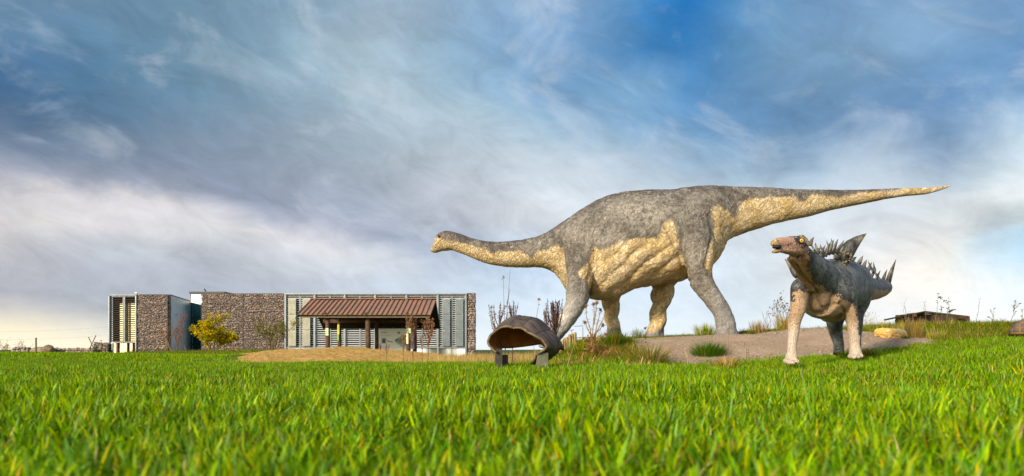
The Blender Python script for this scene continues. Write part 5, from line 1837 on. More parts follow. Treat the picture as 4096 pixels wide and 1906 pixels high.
def tuft_mesh(name, seed, nb, rad, hl, wid, pal, dead=0.1, lean=0.5, seg=4, thatch=0):
    r = random.Random(seed)
    mb = MB()
    for i in range(nb):
        a = r.uniform(0, 2 * math.pi)
        d = rad * math.sqrt(r.random())
        L = r.uniform(*hl)
        col = jit(r, r.choice(pal))
        if r.random() < dead:
            col = jit(r, r.choice(YELLOW + STRAW))
            L *= r.uniform(0.6, 1.05)
        blade(mb, r, (d * math.cos(a), d * math.sin(a), -0.01), L, r.uniform(*wid), r.uniform(0, 2 * math.pi), abs(r.gauss(0, lean * 0.5)), r.uniform(0.1, 1.5) * lean * 1.6, col, seg)
    for i in range(thatch):   # short dead leaves low in the sward
        a = r.uniform(0, 2 * math.pi)
        d = rad * math.sqrt(r.random())
        blade(mb, r, (d * math.cos(a), d * math.sin(a), 0.0), r.uniform(hl[0] * .3, hl[0] * .8), r.uniform(*wid), r.uniform(0, 2 * math.pi), r.uniform(0.5, 1.2), r.uniform(0, 0.8), jit(r, r.choice(STRAW + YELLOW + BROWN)), 2)
    me = mb.mesh(name, colors=True)
    me.materials.append(M['blade'])
    return me


def scatter(name, meshes, pts, rotz, scl, idx, label=None):
    """one 'stuff' object: many instances of a few tufts on given points"""
    col = bpy.data.collections.new(name + '_tufts')
    for i, me in enumerate(meshes):
        o = bpy.data.objects.new('%s_tuft_%02d' % (name, i), me)
        col.objects.link(o)
    me = bpy.data.meshes.new(name)
    me.from_pydata(np.asarray(pts, float).tolist(), [], [])
    n = len(pts)
    me.attributes.new('rz', 'FLOAT_VECTOR', 'POINT').data.foreach_set('vector', np.stack([np.zeros(n), np.zeros(n), rotz], -1).astype(np.float32).ravel())
    me.attributes.new('sc', 'FLOAT_VECTOR', 'POINT').data.foreach_set('vector', np.asarray(scl, np.float32).ravel())
    me.attributes.new('ix', 'INT', 'POINT').data.foreach_set('value', np.asarray(idx, np.int32))
    o = link_mesh(name, me)
    o['kind'] = 'stuff'
    ng = bpy.data.node_groups.new(name + '_scatter', 'GeometryNodeTree')
    ng.interface.new_socket('Geometry', in_out='INPUT', socket_type='NodeSocketGeometry')
    ng.interface.new_socket('Geometry', in_out='OUTPUT', socket_type='NodeSocketGeometry')
    gi = ng.nodes.new('NodeGroupInput')
    go = ng.nodes.new('NodeGroupOutput')
    ci = ng.nodes.new('GeometryNodeCollectionInfo')
    ci.inputs['Collection'].default_value = col
    ci.inputs['Separate Children'].default_value = True
    ci.inputs['Reset Children'].default_value = True
    ip = ng.nodes.new('GeometryNodeInstanceOnPoints')

    def named(t, nm):
        a = ng.nodes.new('GeometryNodeInputNamedAttribute')
        a.data_type = t
        a.inputs['Name'].default_value = nm
        return a.outputs['Attribute']
    L = ng.links
    L.new(gi.outputs[0], ip.inputs['Points'])
    L.new(ci.outputs[0], ip.inputs['Instance'])
    ip.inputs['Pick Instance'].default_value = True
    L.new(named('INT', 'ix'), ip.inputs['Instance Index'])
    er = ng.nodes.new('FunctionNodeEulerToRotation')
    L.new(named('FLOAT_VECTOR', 'rz'), er.inputs[0])
    L.new(er.outputs[0], ip.inputs['Rotation'])
    L.new(named('FLOAT_VECTOR', 'sc'), ip.inputs['Scale'])
    L.new(ip.outputs[0], go.inputs[0])
    md = o.modifiers.new('scatter', 'NODES')
    md.node_group = ng
    return o


def fan_points(n, y0, y1, margin=1.2, power=1.0, xlim=0.80):
    """random points over the wedge of ground in view, with a margin to the sides"""
    y = y0 + (y1 - y0) * rng.random(n * 3) ** power
    wmax = xlim * y1 + margin
    x = (rng.random(n * 3) * 2 - 1) * wmax
    ok = np.abs(x) < xlim * y + margin
    return x[ok][:n], y[ok][:n]


def lawn():
    near = [tuft_mesh('lawn_near', 100 + i, 26, 0.065, (0.045, 0.125), (0.006, 0.0125), GREENS * 3 + BLUEGREEN, 0.15, 0.9, 5, 16) for i in range(10)]
    mid = [tuft_mesh('lawn_mid', 200 + i, 60, 0.16, (0.04, 0.11), (0.006, 0.012), GREENS * 3 + BLUEGREEN, 0.13, 0.85, 3, 20) for i in range(8)]
    far = [tuft_mesh('lawn_far', 300 + i, 110, 0.45, (0.05, 0.12), (0.012, 0.022), GREENS, 0.07, 0.6, 2, 16) for i in range(6)]
    P_, R_, S_, I_ = [], [], [], []

    def add(x, y, base, nvar, s0, s1):
        z, D, S, R = terrain(x, y)
        patch = fbm(x * 1.3, y * 1.3, o=3)
        ok = ((D < -0.05) | ((D < 0.3) & (rng.random(len(x)) < 0.3))) & (S < -0.05) & (R < 0.55)
        x, y, z, patch = x[ok], y[ok], z[ok], patch[ok]
        k = s0 + (s1 - s0) * rng.random(len(x))
        k = k * (0.42 + 1.15 * patch)
        P_.append(np.stack([x, y, z], -1))
        R_.append(rng.random(len(x)) * 2 * math.pi)
        S_.append(np.stack([k ** 0.5, k ** 0.5, k], -1))
        I_.append(base + rng.integers(0, nvar, len(x)))
    x, y = fan_points(12000, 0.55, 4.2, 0.7, 0.75)
    add(x, y, 0, 10, 0.75, 1.25)
    x, y = fan_points(12500, 4.0, 16.5, 1.2, 0.8)
    add(x, y, 10, 8, 0.75, 1.2)
    x, y = fan_points(9000, 16, 62, 2.0, 0.9)
    add(x, y, 18, 6, 0.75, 1.15)
    scatter('grass', near + mid + far, np.concatenate(P_), np.concatenate(R_), np.concatenate(S_), np.concatenate(I_))
    # a few tall blades that stand above the sward near the lens
    r = random.Random(31)
    mb = MB()
    talls = [(1700, 1.9, .27), (3235, 2.2, .36), (3010, 2.6, .33), (2345, 2.4, .28), (2390, 2.7, .30), (608, 3.6, .36), (430, 4.2, .2), (760, 4.6, .24), (1755, 5.0, .28), (1885, 3.8, .24), (2250, 3.1, .26), (3800, 2.6, .25), (3620, 3.2, .22), (1240, 2.8, .22), (1180, 4.0, .20), (140, 3.0, .22), (2900, 2.2, .24), (3350, 3.0, .22), (2620, 3.4, .22), (900, 2.4, .22)]
    for px, Y, L in talls:
        x = (px - PX0) / FP * Y
        for k in range(2):
            blade(mb, r, (x + r.uniform(-.03, .03), Y + r.uniform(-.03, .03), H(x, Y)), L * r.uniform(0.75, 1), r.uniform(0.006, 0.010), r.uniform(0, 6.28), 0.15, r.uniform(0.2, 0.7), jit(r, r.choice(GREENS + BLUEGREEN)), 6)
    o = mb.build('tall_grass', M['blade'], None, False, True)
    o['kind'] = 'stuff'


lawn()

ROUGHPAL = [(0.11, 0.20, 0.008), (0.17, 0.26, 0.010), (0.25, 0.27, 0.015), (0.08, 0.155, 0.008)]


def rough_grass():
    var = [tuft_mesh('rough', 400 + i, 70, 0.20, (0.13, 0.30), (0.006, 0.011), ROUGHPAL * 3 + STRAW[:1] + YELLOW[:1] + BROWN, 0.10, 1.7, 4, 18) for i in range(8)]
    var2 = [tuft_mesh('straw', 450 + i, 46, 0.16, (0.18, 0.42), (0.004, 0.008), STRAW + STRAW + ROUGHPAL[2:3], 0.3, 0.45, 4, 6) for i in range(4)]
    n = 26000
    x = rng.uniform(-0.3, 18, n)
    y = rng.uniform(12, 27, n)
    z, D, S, R = terrain(x, y)
    ok = (R > 0.35) & (D < 0.06)
    ok &= (np.abs(x) < 0.82 * y + 1)
    x2 = rng.uniform(-26, -15, 1500)
    y2 = rng.uniform(38.5, 51, 1500)
    z2, D2, S2, R2 = terrain(x2, y2)
    ok2 = (R2 > 0.2) & (S2 < 0.0)
    X, Y, Z = np.concatenate([x[ok], x2[ok2]]), np.concatenate([y[ok], y2[ok2]]), np.concatenate([z[ok], z2[ok2]])
    m = len(X)
    idx = rng.integers(0, 8, m)
    strawy = fbm(X * 0.8 + 3, Y * 0.8, o=3)
    pk = rng.random(m) < np.clip((strawy - 0.52) * 0.9, 0.0, 0.12)
    idx = np.where(pk & (X > 0), 8 + rng.integers(0, 4, m), idx)
    k = rng.uniform(0.55, 1.0, m) * np.where(X < 0, 1.5, 1.0)
    k *= np.where((X > 0) & (X < 8.0) & (Y > 17.0), 0.55, 1.0)
    k *= np.where((X > 0) & (X < 4.2) & (Y <= 17.0), 0.6, 1.0)
    k *= np.where(X > 8.8, rng.uniform(0.85, 1.2, m), 1.0)
    scatter('rough_grass', var + var2, np.stack([X, Y, Z], -1), rng.random(m) * 6.28, np.stack([k, k, k * rng.uniform(0.7, 1.15, m)], -1), idx)
    # dry fringe where the sand heap meets the lawn
    v3 = [tuft_mesh('fringe', 480 + i, 34, 0.25, (0.15, 0.42), (0.006, 0.010), STRAW, 0.2, 0.5, 3, 4) for i in range(4)]
    x = rng.uniform(-9.5, 0.9, 2600)
    y = rng.uniform(15.5, 30, 2600)
    z, D, S, R = terrain(x, y)
    px = PX0 + x * FP / y
    dens = np.interp(px, [1100, 1400, 1550, 1700, 1900, 2100, 2160], [0.0, 0.02, 0.08, 0.3, 0.75, 0.75, 0.0])
    ok = (rng.random(2600) < dens) & (S < 1.2)
    k = rng.uniform(0.5, 1.0, ok.sum())
    scatter('dry_grass', v3, np.stack([x[ok], y[ok], z[ok]], -1), rng.random(ok.sum()) * 6.28, np.stack([k, k, k], -1), rng.integers(0, 4, ok.sum()))


rough_grass()


# ------------------------------------------------------------------ single tufts that stand out
def grass_tuft(px, py, Y, wpx, hpx, label, pal, n=260, lean=0.7, dead=0.1, depth=1.0, drop=0.0, wid=(0.006, 0.011), group=None, name='grass_tuft'):
    """a clump whose base centre shows at (px, py); wpx wide and hpx tall in photograph pixels"""
    r = random.Random(int(px * 7 + py))
    x = (px - PX0) / FP * Y
    z = H(x, Y) - 0.02
    W_, H_ = wpx / FP * Y, max(P(px, py - hpx, Y).z - z, 0.6 * hpx / FP * Y)
    mb = MB()
    for i in range(n):
        a = r.uniform(0, 2 * math.pi)
        d = math.sqrt(r.random())
        bx_, by_ = d * math.cos(a) * W_ * 0.36, d * math.sin(a) * W_ * 0.30 * depth
        az = math.atan2(bx_, by_) + r.gauss(0, 0.5)
        L = H_ * r.uniform(0.75, 1.3) * (1.0 - 0.15 * d)
        c = jit(r, r.choice(pal))
        if r.random() < dead:
            c = jit(r, r.choice(STRAW + YELLOW))
        blade(mb, r, (x + bx_, Y + by_, z), L, r.uniform(*wid), az, lean * d * r.uniform(0.4, 1.1), lean * r.uniform(0.3, 1.6), c, 4)
    o = mb.build(name, M['blade'], None, False, True, (x, Y, z))
    return tag(o, label, 'grass tuft', group)


DARKG = [(0.055, 0.17, 0.012), (0.075, 0.21, 0.014), (0.10, 0.25, 0.016)]
grass_tuft(2832, 1404, 13.3, 160, 44, 'lone dark green grass tuft growing on the bare dirt mound', DARKG, 950, 1.0, 0.03, wid=(0.004, 0.008))
grass_tuft(2824, 1345, 17.8, 110, 52, 'bushy green and yellow tuft at the hind foot of the long necked dinosaur', ROUGHPAL + DARKG + YELLOW[:1], 380, 0.6, 0.25)
grass_tuft(3035, 1336, 17.6, 90, 52, 'pale straw topped tuft on the crest behind the dirt mound', STRAW + ROUGHPAL, 300, 0.3, 0.5, wid=(0.005, 0.008))
grass_tuft(3135, 1334, 17.9, 84, 74, 'tall golden grass clump beside the left foreleg of the spiny dinosaur', STRAW + YELLOW + ROUGHPAL, 330, 0.35, 0.4, wid=(0.005, 0.009))
grass_tuft(2985, 1340, 17.5, 60, 30, 'low green tuft right of the raised hind foot', ROUGHPAL, 180, 0.7, 0.2)
grass_tuft(2598, 1425, 12.7, 180, 62, 'sprawling green and brown tuft at the left end of the dirt mound', ROUGHPAL + DARKG + STRAW, 520, 1.0, 0.3)
grass_tuft(2460, 1385, 14.5, 130, 66, 'green tuft before the far forefoot of the long necked dinosaur', DARKG + ROUGHPAL, 380, 0.7, 0.12)
grass_tuft(2555, 1352, 17.6, 60, 40, 'small green tuft between the middle legs of the long necked dinosaur', ROUGHPAL, 170, 0.6, 0.2)
grass_tuft(2905, 1465, 9.6, 120, 46, 'brown withered tuft in the lawn below the dirt mound', BROWN + STRAW + BROWN, 300, 1.0, 0.3, name='withered_tuft')
grass_tuft(3462, 1424, 10.6, 80, 32, 'reddish brown tuft right of the feet of the spiny dinosaur', [(0.16, 0.10, 0.03), (0.11, 0.12, 0.02)] + BROWN, 220, 0.8, 0.1, name='withered_tuft')
grass_tuft(3395, 1424, 10.9, 70, 34, 'small green tuft between the feet of the spiny dinosaur', ROUGHPAL + DARKG, 180, 0.8, 0.2)
grass_tuft(3654, 1360, 14.2, 70, 88, 'tall pale straw clump right of the yellow boulder', STRAW + STRAW + YELLOW[:1], 240, 0.28, 0.3, wid=(0.005, 0.009))
grass_tuft(3612, 1360, 13.9, 60, 24, 'low dark green tuft at the right end of the yellow boulder', DARKG + ROUGHPAL, 160, 0.8, 0.1)
grass_tuft(2330, 1400, 14.0, 110, 52, 'bright green tuft below the log palisade', DARKG + ROUGHPAL, 260, 0.8, 0.25)
grass_tuft(1470, 1452, 17.4, 60, 20, 'small yellow green weed patch at the foot of the sand mound', YELLOW + ROUGHPAL, 120, 0.9, 0.4)


# ------------------------------------------------------------------ weeds, shrubs, small trees
def branching(mb, r, p, d, L, rad, depth, spread, tips, ngen=(2, 4), gnarl=0.15, shrink=0.62):
    """recursive stem: limbs leave along the upper part of the stem"""
    pts = [Vector(p)]
    dd = Vector(d).normalized()
    n = 4
    for i in range(n):
        dd = (dd + Vector((r.gauss(0, gnarl), r.gauss(0, gnarl), r.gauss(0, gnarl * 0.5) + 0.03))).normalized()
        pts.append(pts[-1] + dd * (L / n))
    mb.tube(pts, [rad * (1 - 0.65 * i / n) for i in range(n + 1)], 4 if depth < 3 else 6, cap=False)
    if depth <= 1:
        tips.append((pts[-1], dd, pts))
        return
    for k in range(r.randint(*ngen)):
        f = r.uniform(0.3, 1.0)
        i = min(int(f * n), n - 1)
        q = pts[i].lerp(pts[i + 1], f * n - i)
        a = r.uniform(0, 2 * math.pi)
        side = Vector((math.cos(a), math.sin(a), 0.0))
        nd = (dd * (1 - spread) + side * spread + Vector((0, 0, 0.18))).normalized()
        branching(mb, r, q, nd, L * shrink * r.uniform(0.7, 1.15), rad * 0.5, depth - 1, spread, tips, ngen, gnarl, shrink)
    tips.append((pts[-1], dd, pts))


def woody(name, px, pybase, Y, hpx, label, cat, leafcols=None, nleaf=0, lsize=0.06, stems=1, spread=0.45, depth=4, rad=0.03, stemcol=(0.16, 0.11, 0.075), seed=1, ngen=(2, 4), lean=(0, 0), group=None, fan=0.35, shrink=0.62, foliage='foliage', trunkname='trunk', lscat=0.05, low=0.0):
    r = random.Random(seed)
    x = (px - PX0) / FP * Y
    z = min(H(x, Y), CZ + (PY0 - pybase) / FP * Y) - 0.04
    Ht = P(px, pybase - hpx, Y).z - z
    root = empty(name, (x, Y, z), label, cat, group)
    mb = MB()
    mb.cur = stemcol
    tips = []
    for s in range(stems):
        a = r.uniform(0, 6.28)
        f = fan if stems > 1 else 0.06
        d = Vector((math.cos(a) * f * r.random() + lean[0], math.sin(a) * f * r.random() + lean[1], 1))
        branching(mb, r, (x + r.uniform(-.03, .03) * stems ** .5, Y + r.uniform(-.03, .03) * stems ** .5, z), d, Ht * 0.62 * r.uniform(0.8, 1.05), rad, depth, spread, tips, ngen, 0.14, shrink)
    mb.build(trunkname, M['drystem'], root, False, True)
    if nleaf:
        lb = MB()
        for i in range(nleaf):
            p, d, pts = r.choice(tips)
            k = r.randrange(len(pts) - 1)
            if low and pts[k].z < z + low * Ht:
                continue
            q = pts[k].lerp(pts[k + 1], r.random()) + Vector((r.gauss(0, lscat), r.gauss(0, lscat), r.gauss(0, lscat)))
            lb.cur = jit(r, r.choice(leafcols), 0.3)
            dd = Vector((r.gauss(0, 1), r.gauss(0, 1), r.gauss(-0.2, 0.7)))
            s = lsize * r.uniform(0.6, 1.3)
            lb.leaf(q, dd, (r.gauss(0, 1), r.gauss(0, 1), r.gauss(0.5, 1)), s, s * 0.6)
        o = lb.build(foliage, M['leaf'], root, False, True)
        if nleaf > 300:
            o['kind'] = 'stuff'
    return root


YLEAF = [(0.80, 0.60, 0.015), (0.76, 0.62, 0.02), (0.46, 0.48, 0.02), (0.75, 0.46, 0.015), (0.36, 0.42, 0.02)]
woody('yellow_tree', 850, 1412, 50, 158, 'small yellow leaved tree before the gap between the stone walls', 'tree', YLEAF, 3200, 0.19, 6, 0.55, 4, 0.035, (0.20, 0.14, 0.09), 5, (3, 5), fan=1.15, shrink=0.6, lscat=0.09, low=0.13)
woody('green_shrub', 1076, 1412, 51, 176, 'sparse green shrub with red berries against the right stone wall', 'shrub', [(0.10, 0.14, 0.02), (0.16, 0.18, 0.025), (0.24, 0.22, 0.03), (0.30, 0.18, 0.05)], 1500, 0.12, 6, 0.5, 4, 0.02, (0.14, 0.10, 0.06), 8, (2, 4), fan=0.8, lscat=0.06)
woody('bare_tree', 692, 1408, 52, 150, 'thin bare young tree left of its taller twin before the blue grey wall', 'tree', [(0.42, 0.17, 0.06), (0.36, 0.13, 0.05)], 90, 0.09, 2, 0.42, 4, 0.045, (0.26, 0.14, 0.08), 12, (2, 3), lean=(-0.15, 0), fan=0.3, trunkname='trunk')
woody('bare_tree', 709, 1408, 52.4, 185, 'taller bare young tree with reddish twigs before the blue grey wall', 'tree', [(0.42, 0.17, 0.06), (0.46, 0.2, 0.06)], 130, 0.09, 2, 0.42, 4, 0.055, (0.26, 0.13, 0.075), 15, (2, 4), lean=(0.2, 0), fan=0.3)
woody('bare_tree', 755, 1408, 52.6, 128, 'leaning bare sapling beside the dark glazed link of the building', 'tree', [(0.46, 0.2, 0.06)], 60, 0.09, 1, 0.42, 3, 0.03, (0.28, 0.18, 0.12), 19, (2, 4), lean=(-0.5, 0))
woody('dead_weed', 923, 1442, 30, 78, 'dead forked weed standing left of the sand mound', 'weed', None, 0, 0, 2, 0.4, 3, 0.025, (0.24, 0.13, 0.08), 22, (1, 2))
woody('orange_weed', 1110, 1411, 50, 26, 'small orange dry weed at the foot of the right stone wall', 'weed', [(0.5, 0.22, 0.06)], 60, 0.09, 4, 0.5, 2, 0.012, (0.4, 0.2, 0.08), 24, (2, 3))

# tall dock plants with brown seed heads
def dock(px, pybase, Y, hpx, label, seed, heads=6, col=((0.20, 0.11, 0.065), (0.27, 0.16, 0.095)), stem=(0.20, 0.10, 0.06), cat='weed', name='dock_plant', group=None, dense=60, lean=0.0, hrad=0.035, ls=0.032):
    r = random.Random(seed)
    x = (px - PX0) / FP * Y
    z = min(H(x, Y), CZ + (PY0 - pybase) / FP * Y) - 0.03
    Ht = P(px, pybase - hpx, Y).z - z
    root = empty(name, (x, Y, z), label, cat, group)
    sb, hb = MB(), MB()
    sb.cur = stem
    for h in range(heads):
        f = 0.0 if h == 0 else r.uniform(0.35, 0.72)
        p0 = Vector((x + lean * f * Ht, Y, z + Ht * f))
        a = r.uniform(0, 6.28)
        sp = 0.02 if h == 0 else r.uniform(0.12, 0.34)
        L = Ht if h == 0 else Ht * (1 - f) * r.uniform(0.7, 0.98)
        top = p0 + Vector((math.cos(a) * sp * L + lean * L, math.sin(a) * sp * L, L))
        midp = p0.lerp(top, 0.5) + Vector((r.gauss(0, .02), r.gauss(0, .02), 0)) + Vector((math.cos(a), math.sin(a), 0)) * sp * L * 0.15
        sb.tube([p0, midp, top], [0.009 * Ht, 0.006 * Ht, 0.002 * Ht], 5, cap=False)
        t0 = 0.62 if h == 0 else 0.35
        for k in range(dense):
            t = r.uniform(t0, 1.0)
            q = p0.lerp(midp, t * 2) if t < 0.5 else midp.lerp(top, t * 2 - 1)
            rr_ = hrad * Ht * (1.15 - t) * 1.4
            q = q + Vector((r.gauss(0, rr_), r.gauss(0, rr_), r.gauss(0, 0.01)))
            hb.cur = jit(r, r.choice(col), 0.3)
            s = ls * Ht * r.uniform(0.6, 1.2)
            hb.leaf(q, (r.gauss(0, .5), r.gauss(0, .5), 1), (r.gauss(0, 1), r.gauss(0, 1), 0), s, s * 0.7)
    sb.build('stem', M['drystem'], root, False, True)
    o = hb.build('seed_head', M['drystem'], root, False, True)
    if heads * dense > 300:
        o['kind'] = 'stuff'
    return root


dock(1652, 1446, 20, 184, 'taller brown dock plant before the right end of the shelter', 41, 9, dense=70)
dock(1712, 1446, 20.3, 180, 'brown dock plant right of the taller one before the shelter', 43, 9, dense=60)
dock(1522, 1416, 22, 42, 'short dark red dock plant on the sand left of the shelter board', 45, 3, ((0.16, 0.05, 0.03), (0.22, 0.08, 0.04)))
dock(1548, 1444, 20, 72, 'dark red dock plant on the sand below the information board', 47, 3, ((0.16, 0.05, 0.03), (0.22, 0.08, 0.04)))
dock(1612, 1444, 20.6, 108, 'thin twiggy dry weed left of the tall dock plants', 48, 5, dense=16)
dock(1688, 1444, 21.2, 100, 'thin dry weed between the two tall dock plants', 49, 5, dense=14)

# weeds behind the tortoise shell and under the long-necked dinosaur
MUG = ((0.13, 0.075, 0.06), (0.18, 0.10, 0.08))
dock(2222, 1372, 14.2, 176, 'dense dark mugwort bush left of the long necked dinosaur foreleg', 51, 26, MUG, (0.13, 0.07, 0.055), 'shrub', 'mugwort_bush', dense=70, hrad=0.02, ls=0.017)
dock(2186, 1385, 14.0, 150, 'dark mugwort stems just behind the shell top', 53, 12, MUG, (0.13, 0.07, 0.055), 'shrub', 'mugwort_bush', dense=60, hrad=0.02, ls=0.017)
dock(1996, 1400, 13.0, 190, 'bushy dry weed behind the left side of the shell', 55, 12, MUG, (0.17, 0.11, 0.08), 'weed', 'dry_weed', dense=44, hrad=0.02, ls=0.017)
dock(2048, 1400, 13.2, 196, 'dry weed with feathery tips above the left slope of the shell', 57, 9, MUG, (0.17, 0.11, 0.08), 'weed', 'dry_weed', dense=50, hrad=0.018, ls=0.016)


def whip(px, pybase, Y, hpx, label, seed, stems, col=(0.20, 0.12, 0.085), leaf=(0.55, 0.33, 0.06), name='tall_stalk', rad=0.006, nl=7):
    r = random.Random(seed)
    x = (px - PX0) / FP * Y
    z = min(H(x, Y), CZ + (PY0 - pybase) / FP * Y) - 0.03
    root = empty(name, (x, Y, z), label, 'weed')
    sb, lb = MB(), MB()
    sb.cur = col
    hpx = (P(px, pybase - hpx, Y).z - z) * FP / Y
    for (dx0, f0, dx1, f1, lv) in stems:
        k = Y / FP
        a = Vector((x + dx0 * k, Y + r.uniform(-.03, .03), z + f0 * hpx * k))
        b = Vector((x + dx1 * k, Y + r.uniform(-.12, .12), z + f1 * hpx * k))
        m1 = a.lerp(b, 0.45) + Vector((r.gauss(0, .012), 0, r.gauss(0, .01)))
        sb.tube([a, m1, b], [rad * 1.1, rad * 0.8, rad * 0.4], 5)
        for q in range(lv):
            lb.cur = jit(r, leaf, 0.3)
            t = r.choice((1.0, 1.0, 0.98, r.uniform(0.3, 0.9)))
            lb.leaf(a.lerp(b, t), (r.gauss(0, 1), r.gauss(0, .6), r.gauss(-.2, .5)), (r.gauss(0, 1), r.gauss(0, 1), r.gauss(0, 1)), 0.045 * r.uniform(.7, 1.4), 0.03)
    sb.build('stem', M['drystem'], root, False, True)
    if lb.v:
        lb.build('withered_leaf', M['leaf'], root, False, True)


whip(2021, 1400, 12.6, 320, 'tallest thin forked stalk with a few withered leaves behind the shell', 61, [(0, 0, -8, 0.94, 7), (0, 0.0, 20, 1.0, 0), (4, 0.62, 14, 0.72, 0), (6, 0.66, 18, 0.80, 0), (4, 0.3, 34, 0.68, 0), (0, 0.2, -60, 0.50, 0), (-4, 0.30, -22, 0.44, 2)], nl=7)
whip(2130, 1390, 12.8, 196, 'lone stalk with one tuft of orange leaves above the shell', 63, [(0, 0, 6, 0.55, 0), (6, 0.55, 28, 1.0, 12)])

# dry thistle under the chest
def thistle():
    r = random.Random(77)
    Y = 13.6
    x = (2368 - PX0) / FP * Y
    z = H(x, Y) - 0.03
    root = empty('dry_thistle', (x, Y, z), 'tall dry brown thistle with spiky heads under the long necked dinosaur chest', 'weed')
    sb, hb, lb = MB(), MB(), MB()
    sb.cur = (0.27, 0.17, 0.09)
    k = Y / FP

    def pt(px, py, dy=0.0):
        q = P(px, py, Y + dy)
        return q
    stems = [[(2366, 1400), (2362, 1320), (2346, 1270), (2344, 1225)], [(2366, 1390), (2372, 1310), (2378, 1250), (2374, 1216)], [(2368, 1400), (2386, 1310), (2398, 1260), (2402, 1240)], [(2372, 1360), (2396, 1310), (2420, 1262), (2434, 1246)], [(2368, 1350), (2352, 1320), (2340, 1290)], [(2374, 1340), (2400, 1318), (2412, 1300)], [(2376, 1300), (2384, 1240), (2386, 1212)], [(2380, 1370), (2410, 1345), (2424, 1338)]]
    for s in stems:
        dy = r.uniform(-.15, .15)
        pts = [pt(a, b, dy) for a, b in s]
        sb.tube(pts, [0.012 - 0.007 * i / (len(pts) - 1) for i in range(len(pts))], 5)
        for a, b in zip(pts[:-1], pts[1:]):
            for q in range(11):
                p_ = a.lerp(b, r.random())
                lb.cur = jit(r, (0.33, 0.20, 0.09), 0.3)
                lb.leaf(p_, (r.gauss(0, 1), r.gauss(0, 1), r.gauss(.1, .4)), (r.gauss(0, 1), r.gauss(0, 1), 1), 0.06 * r.uniform(.6, 1.3), 0.014)
        e = pts[-1]
        hb.cur = (0.22, 0.12, 0.055)
        ellipsoid(hb, e, (0.026, 0.026, 0.03), n=8, m=6)
        for q in range(26):
            hb.cur = jit(r, (0.30, 0.17, 0.08), 0.3)
            d = Vector((r.gauss(0, 1), r.gauss(0, 1), r.gauss(.2, 1))).normalized()
            hb.leaf(e + d * 0.015, d, (r.gauss(0, 1), r.gauss(0, 1), r.gauss(0, 1)), 0.055, 0.010)
    for q in range(160):
        lb.cur = jit(r, r.choice([(0.30, 0.17, 0.08), (0.22, 0.12, 0.06)]), 0.3)
        p_ = pt(r.gauss(2368, 16), r.uniform(1345, 1410), r.gauss(0, .2))
        lb.leaf(p_, (r.gauss(0, 1), r.gauss(0, 1), r.gauss(0, .6)), (r.gauss(0, 1), r.gauss(0, 1), 1), 0.09 * r.uniform(.6, 1.3), 0.03)
    sb.build('stem', M['drystem'], root, False, True)
    o = hb.build('flower_head', M['drystem'], root, False, True)
    o = lb.build('dry_leaves', M['drystem'], root, False, True)
    o['kind'] = 'stuff'


thistle()


def litter(label, px, py, Y, wpx, hpx, n, pal, seed):
    """a low heap of dead curled leaves and stems"""
    r = random.Random(seed)
    mb = MB()
    c = P(px, py, Y)
    for i in range(n):
        x = c.x + r.gauss(0, wpx / FP * Y / 4)
        y = Y + r.gauss(0, 0.35)
        z = H(x, y) + abs(r.gauss(0, hpx / FP * Y / 3))
        blade(mb, r, (x, y, z), r.uniform(.06, .22), r.uniform(.005, .016), r.uniform(0, 6.28), r.uniform(0.5, 1.6), r.uniform(-1.5, 2.0), jit(r, r.choice(pal), 0.3), 3)
    o = mb.build('dead_leaves', M['drystem'], None, False, True)
    o['kind'] = 'stuff'
    return o


litter('', 2420, 1412, 13.4, 220, 34, 900, BROWN + STRAW[2:] + [(0.32, 0.19, 0.09)], 81)
litter('', 2290, 1428, 12.6, 220, 20, 600, BROWN + STRAW[2:], 82)
litter('', 2560, 1440, 11.8, 200, 14, 260, STRAW + BROWN, 83)

# leafy sapling left of the spiny dinosaur, and the weeds of the bank
woody('leafy_sapling', 3128, 1332, 18.6, 178, 'slender sapling with a few olive leaves left of the spiny dinosaur', 'shrub', [(0.20, 0.15, 0.03), (0.28, 0.20, 0.04), (0.14, 0.12, 0.03)], 110, 0.075, 6, 0.35, 3, 0.012, (0.20, 0.15, 0.12), 91, (2, 3), fan=0.55, trunkname='stem')
woody('bare_sapling', 3086, 1340, 18.4, 118, 'bare grey sapling leaning left of the leafy one', 'shrub', [(0.26, 0.17, 0.07)], 10, 0.06, 3, 0.35, 3, 0.011, (0.22, 0.18, 0.16), 93, (1, 3), lean=(-0.5, 0), trunkname='stem')
woody('bare_sapling', 3626, 1290, 20, 100, 'leafless forked sapling left of the dark hut roof', 'shrub', None, 0, 0, 2, 0.5, 3, 0.012, (0.22, 0.16, 0.13), 95, (2, 3), fan=0.5, trunkname='stem')
woody('dry_bush', 3452, 1288, 18.5, 74, 'wispy dry bush behind the spiny dinosaur on the bank', 'shrub', [(0.42, 0.33, 0.20)], 120, 0.04, 7, 0.4, 3, 0.006, (0.45, 0.36, 0.24), 97, (2, 3), fan=0.7, trunkname='stem')


